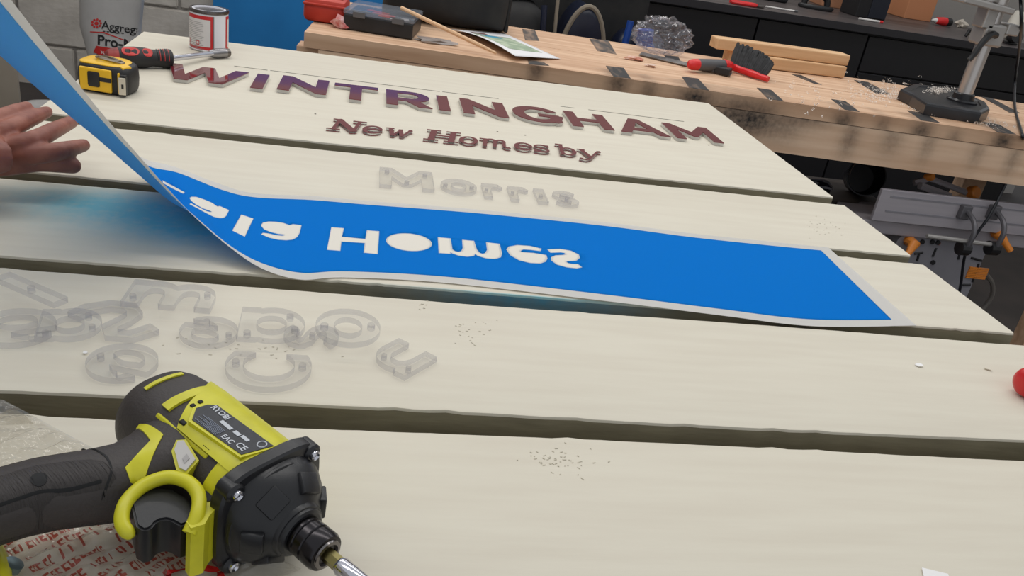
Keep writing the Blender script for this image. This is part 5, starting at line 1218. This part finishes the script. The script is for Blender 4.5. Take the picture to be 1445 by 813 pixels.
# handle (runs along -y)
hp = [(.014, .054, .036, .029), (.026, .053, .032, .0265), (.037, .0490, .0240, .0235), (.048, .0462, .0205, .0212), (.060, .0425, .0220, .0200), (.072, .0365, .0215, .0193), (.085, .0303, .0208, .0188), (.098, .0258, .0195, .0182), (.117, .0225, .0185, .0180), (.140, .0170, .0185, .0182), (.158, .013, .021, .0195), (.166, .011, .025, .0215)]
def hring(s, xc, a, b, n=36, e=2.6):
    out = []
    for k in range(n):
        t = 2*math.pi*k/n; c, q_ = math.cos(t), math.sin(t); out.append(Vector((xc+math.copysign(abs(c)**(2/e), c)*a, -s, math.copysign(abs(q_)**(2/e), q_)*b)))
    return out
MB().loft([hring(*h) for h in hp]).build('handle', M_rub, dr, True, 50)
# textured grip panel, slightly proud
gp = [(.061, .0490, .012, .0203), (.065, .0452, .0155, .0204), (.075, .0388, .0170, .0198), (.088, .0325, .0165, .0194), (.102, .0285, .0155, .0188), (.120, .0255, .0145, .0186), (.140, .0205, .0140, .0188), (.150, .0185, .011, .0190)]
M_grip = mat('driver_grip', (54, 49, 48), .6, bump=.9, bscale=(90, 900, 90))
MB().loft([hring(*h) for h in gp]).build('grip_panel', M_grip, dr, True, 50)
# foot and battery (outside the frame to the left)
MB().box((.012, -.178, 0), (.075, .024, .062), bev=.006).build('foot', M_rub, dr); MB().box((.012, -.1665, 0), (.072, .003, .058), bev=.001).build('foot_trim', M_lime, dr)
# lime chevron
chev = [(.0264, -.0284), (.0508, -.0282), (.0665, -.0505), (.0622, -.0556), (.0560, -.0548), (.0492, -.0352), (.0285, -.0318)]
def on_handle(poly, name, material, lift, deep=.006, plane=False):
    """a raised inlay whose top follows the handle surface"""
    mb = MB(); n = len(poly); top = []; bot = []
    bv = BVHTree.FromPolygons([v.co for o in (dr.children) if o.name.split('.')[0] in ('handle', 'motor_housing', 'grip_panel') for v in o.data.vertices], [[i+off for i in p.vertices] for o, off in offs for p in o.data.polygons])
    tri = geometry.tessellate_polygon([[Vector((x, y, 0)) for x, y in poly]])
    bm = bmesh.new(); vv = [bm.verts.new((x, y, 0)) for x, y in poly]
    for t in tri: bm.faces.new([vv[i] for i in t])
    bmesh.ops.subdivide_edges(bm, edges=[e for e in bm.edges if e.calc_length() > .006], cuts=3, use_grid_fill=False); bmesh.ops.triangulate(bm, faces=bm.faces)
    for v in bm.verts:
        h = bv.ray_cast(Vector((v.co.x, v.co.y, .1)), Vector((0, 0, -1))); v.co.z = (h[0].z if h[0] is not None else .012)+lift
    if plane:
        A3 = np.array([[v.co.x, v.co.y, 1] for v in bm.verts]); z3 = np.array([v.co.z for v in bm.verts]); c3 = np.linalg.lstsq(A3, z3, rcond=None)[0]
        for v in bm.verts: v.co.z = float(c3[0]*v.co.x+c3[1]*v.co.y+c3[2])
    r = bmesh.ops.extrude_face_region(bm, geom=list(bm.faces))
    for g_ in r['geom']:
        if isinstance(g_, bmesh.types.BMVert): g_.co.z -= deep
    bm.verts.index_update(); mb.add([v.co for v in bm.verts], [[v.index for v in f.verts] for f in bm.faces]); bm.free()
    return mb.build(name, material, dr, True, 45)
offs = []; k = 0
for o in dr.children:
    if o.name.split('.')[0] in ('handle', 'motor_housing', 'grip_panel'): offs.append((o, k)); k += len(o.data.vertices)
on_handle(chev, 'chevron', M_lime, .0009)
sw_poly = [(.0618, .0250), (.0640, .0226), (.0790, .0256), (.0815, .0338), (.0770, .0350), (.0655, .0298)]
def tilted(poly, z0, z1, name, material):
    o = MB().prism([(x-.071, -s+.029) for x, s in poly], z0, z1, rot=Matrix.Rotation(R(16), 3, 'X') @ Matrix.Rotation(R(8), 3, 'Y'), c=(.071, -.029, .0235)).build(name, material, dr); return o
tilted(grow(sw_poly, .0018), -.006, .0012, 'selector_bezel', M_lime)
tilted(sw_poly, -.004, .0026, 'selector_switch', mat('switch_grey', (192, 188, 184), .45))
tilted([(.0730, .0270), (.0765, .0276), (.0775, .0315), (.0740, .0305)], .002, .0031, 'selector_mark', mat('switch_mark', (168, 164, 162), .5))
on_handle(ell(.0365, -.0925, .0044, .0040, 18), 'screw_well', M_dark_in, .0004, .002)
for sl_ in ([(.0200, -.0600), (.0340, -.0590), (.0440, -.0585), (.0545, -.0620), (.0590, -.0700)], [(.0235, -.064), (.0180, -.077), (.0115, -.095), (.0085, -.120)], [(.0550, -.0680), (.0490, -.0820), (.0420, -.0960), (.0380, -.1150)]):
    on_handle(strk([(v.x, v.y) for v in catmull([Vector((x, y, 0)) for x, y in sl_], 5)], .0011), 'seam_line', M_dark_in, .0003, .0015)
# trigger guard and trigger
gpts = [(.0925, .0722, .0050), (.0845, .0732, .0085), (.0775, .0690, .0115), (.0725, .0618, .0130), (.0705, .0514, .0150), (.0752, .0405, .0175), (.0860, .0358, .0190), (.0960, .0365, .0195), (.1040, .0402, .0185), (.1100, .0460, .0160), (.1135, .0525, .0110)]
MB().tube(catmull([Vector((x, -s, z)) for x, s, z in gpts], 5), [.0016, .0030, .0037]+[.0040]*48, 12).build('trigger_guard', M_lime, dr, True)
MB().prism([(.0920, -.0270), (.1085, -.0270), (.1135, -.0400), (.1175, -.0460), (.1155, -.0530), (.1100, -.0520), (.1060, -.0440), (.0985, -.0365)], -.020, .0165).build('nose_web', M_lime, dr)
MB().prism(ell(.1010, -.0320, .0044, .0044, 16), .0155, .0170).build('screw_well', M_dark_in, dr)
tr_ = [(.0716, -.0480), (.0790, -.0405), (.0900, -.0385), (.1010, -.0410), (.1075, -.0470), (.1065, -.0530), (.1030, -.0538), (.1000, -.0545), (.0975, -.0560), (.0962, -.0585), (.0962, -.0612), (.0978, -.0640), (.0982, -.0665), (.0970, -.0690), (.0920, -.0700), (.0750, -.0630)]
bm = bmesh.new(); vv = [bm.verts.new((x, y, -.0135)) for x, y in tr_]; fc = bm.faces.new(vv); r = bmesh.ops.extrude_face_region(bm, geom=[fc])
for g_ in r['geom']:
    if isinstance(g_, bmesh.types.BMVert): g_.co.z = .0120
bmesh.ops.recalc_face_normals(bm, faces=bm.faces); bmesh.ops.bevel(bm, geom=[e for e in bm.edges if abs(e.verts[0].co.z-e.verts[1].co.z) < 1e-6], offset=.0012, segments=2, affect='EDGES')
mb = MB(); mb.bm(bm); mb.build('trigger', M_dblk, dr, True, 60)

# ================================================================== CLEAR POLY BAG UNDER THE DRIVER
from mathutils import noise as nz
def poly_sheet(name, label, quad, nu, nv, fn, material, cat='bag'):
    mb = MB(); v = []; a, b, c, d = [Vector(p) for p in quad]
    for i in range(nu+1):
        for j in range(nv+1):
            u, w_ = i/nu, j/nv; p = a*(1-u)*(1-w_)+b*u*(1-w_)+c*u*w_+d*(1-u)*w_; edge = min(u, 1-u, w_, 1-w_)
            p = p+Vector((nz.noise(p*14)*.006, nz.noise(p*14+Vector((5, 0, 0)))*.006, 0)); p.z = fn(p, edge); v.append(p)
    mb.add(v, [(i*(nv+1)+j, (i+1)*(nv+1)+j, (i+1)*(nv+1)+j+1, i*(nv+1)+j+1) for i in range(nu) for j in range(nv)])
    return mb.build(name, material, None, True, 24)
def bag_z(p, e):
    q_ = Vector((p.x*.75+p.y*.65, -p.x*.6+p.y*.8, 0)); r1 = abs(nz.noise(Vector((q_.x*26, q_.y*70, 1)))); r2 = abs(nz.noise(Vector((q_.x*60, q_.y*150, 4))))
    return .0012+(.0075*r1+.0045*r2+.0018*abs(nz.noise(Vector((q_.x*130, q_.y*240, 9)))))*min(1, e*9)*(1 if p.y < .548 else .5)
M_poly = clear_mat('clear_poly_sheet', (246, 245, 242), (236, 232, 226), .13, .10, gl=1.6)
quad = [at(-140, 560, 0), at(215, 640, 0), at(415, 800, 0), at(-60, 960, 0)]
bag = thing('poly_bag', 'crumpled clear poly bag with red print beneath the impact driver', 'bag', (0, 0, 0))
o = poly_sheet('film', '', [at(-200, 560, 0), at(10, 566, 0), at(420, 800, 0), at(-60, 1000, 0)], 150, 150, bag_z, M_poly); o.parent = bag
# pointed back corner lifts over the gap
# red print bands: letters dropped on the film
bvf = BVHTree.FromPolygons([v.co for v in o.data.vertices], [p.vertices[:] for p in o.data.polygons])
M_rp = clear_mat('red_print', (216, 136, 124), (176, 62, 52), .38, .25)
def drop(me_o, lift=.0007):
    bm = bmesh.new(); bm.from_mesh(me_o.data); bmesh.ops.triangulate(bm, faces=bm.faces)
    bmesh.ops.subdivide_edges(bm, edges=[e for e in bm.edges if e.calc_length() > .004], cuts=1)
    kill = []
    for v in bm.verts:
        h = bvf.ray_cast(Vector((v.co.x, v.co.y, .3)), Vector((0, 0, -1)))
        if h[0] is not None: v.co.z = h[0].z+lift
        else: kill.append(v)
    bmesh.ops.delete(bm, geom=kill, context='VERTS'); bm.to_mesh(me_o.data); bm.free(); return me_o
def bag_print(px, py, px2, py2, size, seed):
    """a smeared line of small red print: uneven ticks along a slanting line"""
    rn = random.Random(seed); a, b = at(px, py, .004), at(px2, py2, .004); d = (b-a); L = d.length; d.normalize(); n = Vector((-d.y, d.x, 0)); mb = MB(); x = 0
    while x < L:
        w_ = rn.uniform(.0012, .0034)
        if rn.random() < .86:
            h = size*rn.uniform(.75, 1); sl_ = rn.uniform(-.0008, .0008)
            if rn.random() < .5: q4 = [(x, 0), (x+w_*.45, 0), (x+w_*.45+sl_, h), (x+sl_, h)]
            else: q4 = [(x, 0), (x+w_, 0), (x+w_, h*.3), (x+w_*.4, h*.4), (x+w_*.4, h*.7), (x+w_, h*.75), (x+w_, h), (x, h)]
            mb.add([tuple(a+d*u+n*v_) for u, v_ in q4], [tuple(range(len(q4)))])
        x += w_*rn.uniform(1.1, 1.5)
    for i, p in enumerate(mb.v): mb.v[i] = (p[0], p[1], 0)
    return drop(mb.build('print', M_rp, bag))
for k, (x0, y0, x1, y1) in enumerate(tuple((2+15*i, 775+12*i, 190+11*i, 690+10*i) for i in range(10))):
    bag_print(x0, y0, x1, y1, .0062, k)
def bag_poly(pts):
    v = [at(px, py, .004) for px, py in pts]; mb = MB(); mb.add([(p.x, p.y, 0) for p in v], [tuple(range(len(v)))]); return drop(mb.build('print', M_rps, bag))
M_rps = clear_mat('red_print_solid', (210, 60, 50), (206, 40, 36), .85, .25)
for pts in ([(233, 811), (237, 806), (268, 802), (271, 806), (242, 810), (238, 830), (230, 830)], [(275, 803), (283, 797), (283, 800), (310, 800), (313, 803), (296, 806), (279, 807)], [(306, 806), (314, 805), (318, 815), (312, 826), (306, 826)]): bag_poly(pts)
# raised crinkle of film by the gear case
o2 = poly_sheet('loose_fold', '', [at(320, 775, .0), at(390, 778, .012), at(415, 800, .001), at(330, 830, 0)], 24, 24, lambda p, e: .002+.016*abs(nz.noise(Vector((p.x*50, p.y*50, 3))))*min(1, e*8)+.008*min(1, e*4), M_poly); o2.parent = bag
o3 = poly_sheet('loose_fold', '', [at(-60, 560, .02), at(18, 580, .014), at(50, 600, .001), at(-60, 610, 0)], 24, 24, lambda p, e: .003+.016*abs(nz.noise(Vector((p.x*40, p.y*40, 7))))*min(1, e*8)+.008*min(1, e*4), M_poly); o3.parent = bag

# ================================================================== SMALL THINGS ON THE BOARDS
# yellow tool sliver at the lower left corner
yt = thing('yellow_clamp', 'yellow tool edge with a zinc screw at the lower left corner', 'tool', at(-14, 800, 0)); q = lambda px, py, z: at(px, py, z)-yt.location
MB().tube(catmull([q(-40, 752, .010), q(-18, 766, .012), q(-4, 790, .012), q(2, 820, .012), q(0, 860, .012)], 5), .0055, 12).build('frame', M_lime, yt, True)
MB().lathe([(0, .004), (.002, .0055), (.006, .0055), (.0065, .003)], q(12, 806, .008), (.5, .2, .8), 12).build('screw', mat('zinc_screw', (132, 150, 154), .35, metal=.8), yt, True)
MB().lathe([(-.006, .003), (0, .0058), (.006, .0052), (.010, .002)], q(-2, 748, .010), (.3, -.3, .9), 14).build('white_button', mat('white_plastic', (222, 218, 214), .4), yt, True)
# red handle at the right edge
rp = at(1452, 570, 0)
rh = thing('red_screwdriver', 'rounded red handle end at the right edge of the boards', 'screwdriver', rp)
MB().lathe([(-.0075, .003), (-.0068, .009), (-.004, .0135), (0, .0155), (.008, .0162), (.03, .0162), (.06, .015), (.08, .011)], (.0, .014, .0168), (1, .15, 0), 24).build('handle', mat('red_gloss', (206, 34, 36), .3), rh, True)
MB().cyl((.08, .026, .0165), (.17, .04, .0165), .004, 12).build('shaft', M_chr, rh)
# chips and flecks
def chip(px, py, s, label, material, rot=0):
    p = at(px, py, 0); r = random.Random(int(px)); v = [(s*math.cos(a)*r.uniform(.5, 1), s*.6*math.sin(a)*r.uniform(.5, 1)) for a in [2*math.pi*k/6 for k in range(6)]]
    o = MB().prism(v, 0, .0008).build('paint_chip', material); o.location = (p.x, p.y, .0006); o.rotation_euler = (R(6), R(-4), R(rot)); o.location.z = .0012; return tag(o, label, 'chip')
M_wchip = mat('white_chip', (240, 238, 236), .4)
chip(1297, 517, .006, 'white plastic chip on the board left of the red handle', M_wchip, -10)
chip(1394, 522, .005, 'sliver of peeled paint left of the red handle', M_cream, -20)
chip(120, 500, .003, 'tiny white chip beside the lone clear e', M_wchip)
v = [at(1300, 803, 0), at(1337, 812, 0), at(1345, 840, 0), at(1306, 832, 0)]
o = MB().prism([(p.x, p.y) for p in v], .0008, .0014).build('paper_scrap', M_wchip); tag(o, 'white paper scrap at the bottom edge of the nearest board', 'paper')
# pencil guide line and specks: marks on the boards
boards = [o for o in scene.objects if o.name.startswith('painted_board')]
b1 = [o for o in boards if 'widest' in o['label']][0]; b5 = [o for o in boards if 'nearest' in o['label']][0]; b4 = [o for o in boards if 'pile' in o['label']][0]
M_pencil = mat('pencil', (112, 108, 98), .7)
for x0, x1 in ((-.247, -.185), (-.18, .15), (.155, .27), (.40, .43), (.46, .67)):
    MB().box(((x0+x1)/2, 1.703-.009*((x0+x1)/2-.2)*.6, .0003), (x1-x0, .0022, .0004), rot=(0, 0, R(-.5))).build('pencil_line', M_pencil, b1)
M_speck = mat('dark_speck', (70, 64, 54), .8)
for px, py in ((445, 161), (702, 186), (741, 191), (1000, 205)):
    p = at(px, py, 0); MB().cyl((p.x, p.y, .0002), (p.x, p.y, .0006), .0016, 8).build('speck', M_speck, b1)
rnd = random.Random(9)
M_sc = mat('scuff', (202, 195, 177), .8)
def scuffs(b, cx, cy, sx, sy, n):
    mb = MB()
    for k in range(n):
        p = at(rnd.gauss(cx, sx), rnd.gauss(cy, sy), 0); mb.box((p.x, p.y, .0003), (rnd.uniform(.0008, .003), rnd.uniform(.0004, .0010), .0003), rot=(0, 0, rnd.uniform(-.9, .9)))
    o = mb.build('scuff_marks', M_sc, b); o['kind'] = 'stuff'
scuffs(b5, 790, 650, 28, 12, 45); scuffs(b4, 660, 470, 18, 14, 22); scuffs(b4, 355, 492, 60, 8, 26); scuffs(b4, 595, 430, 6, 4, 6)
b2 = [o for o in boards if 'Morris' in o['label']][0]; scuffs(b2, 1160, 322, 12, 8, 30)
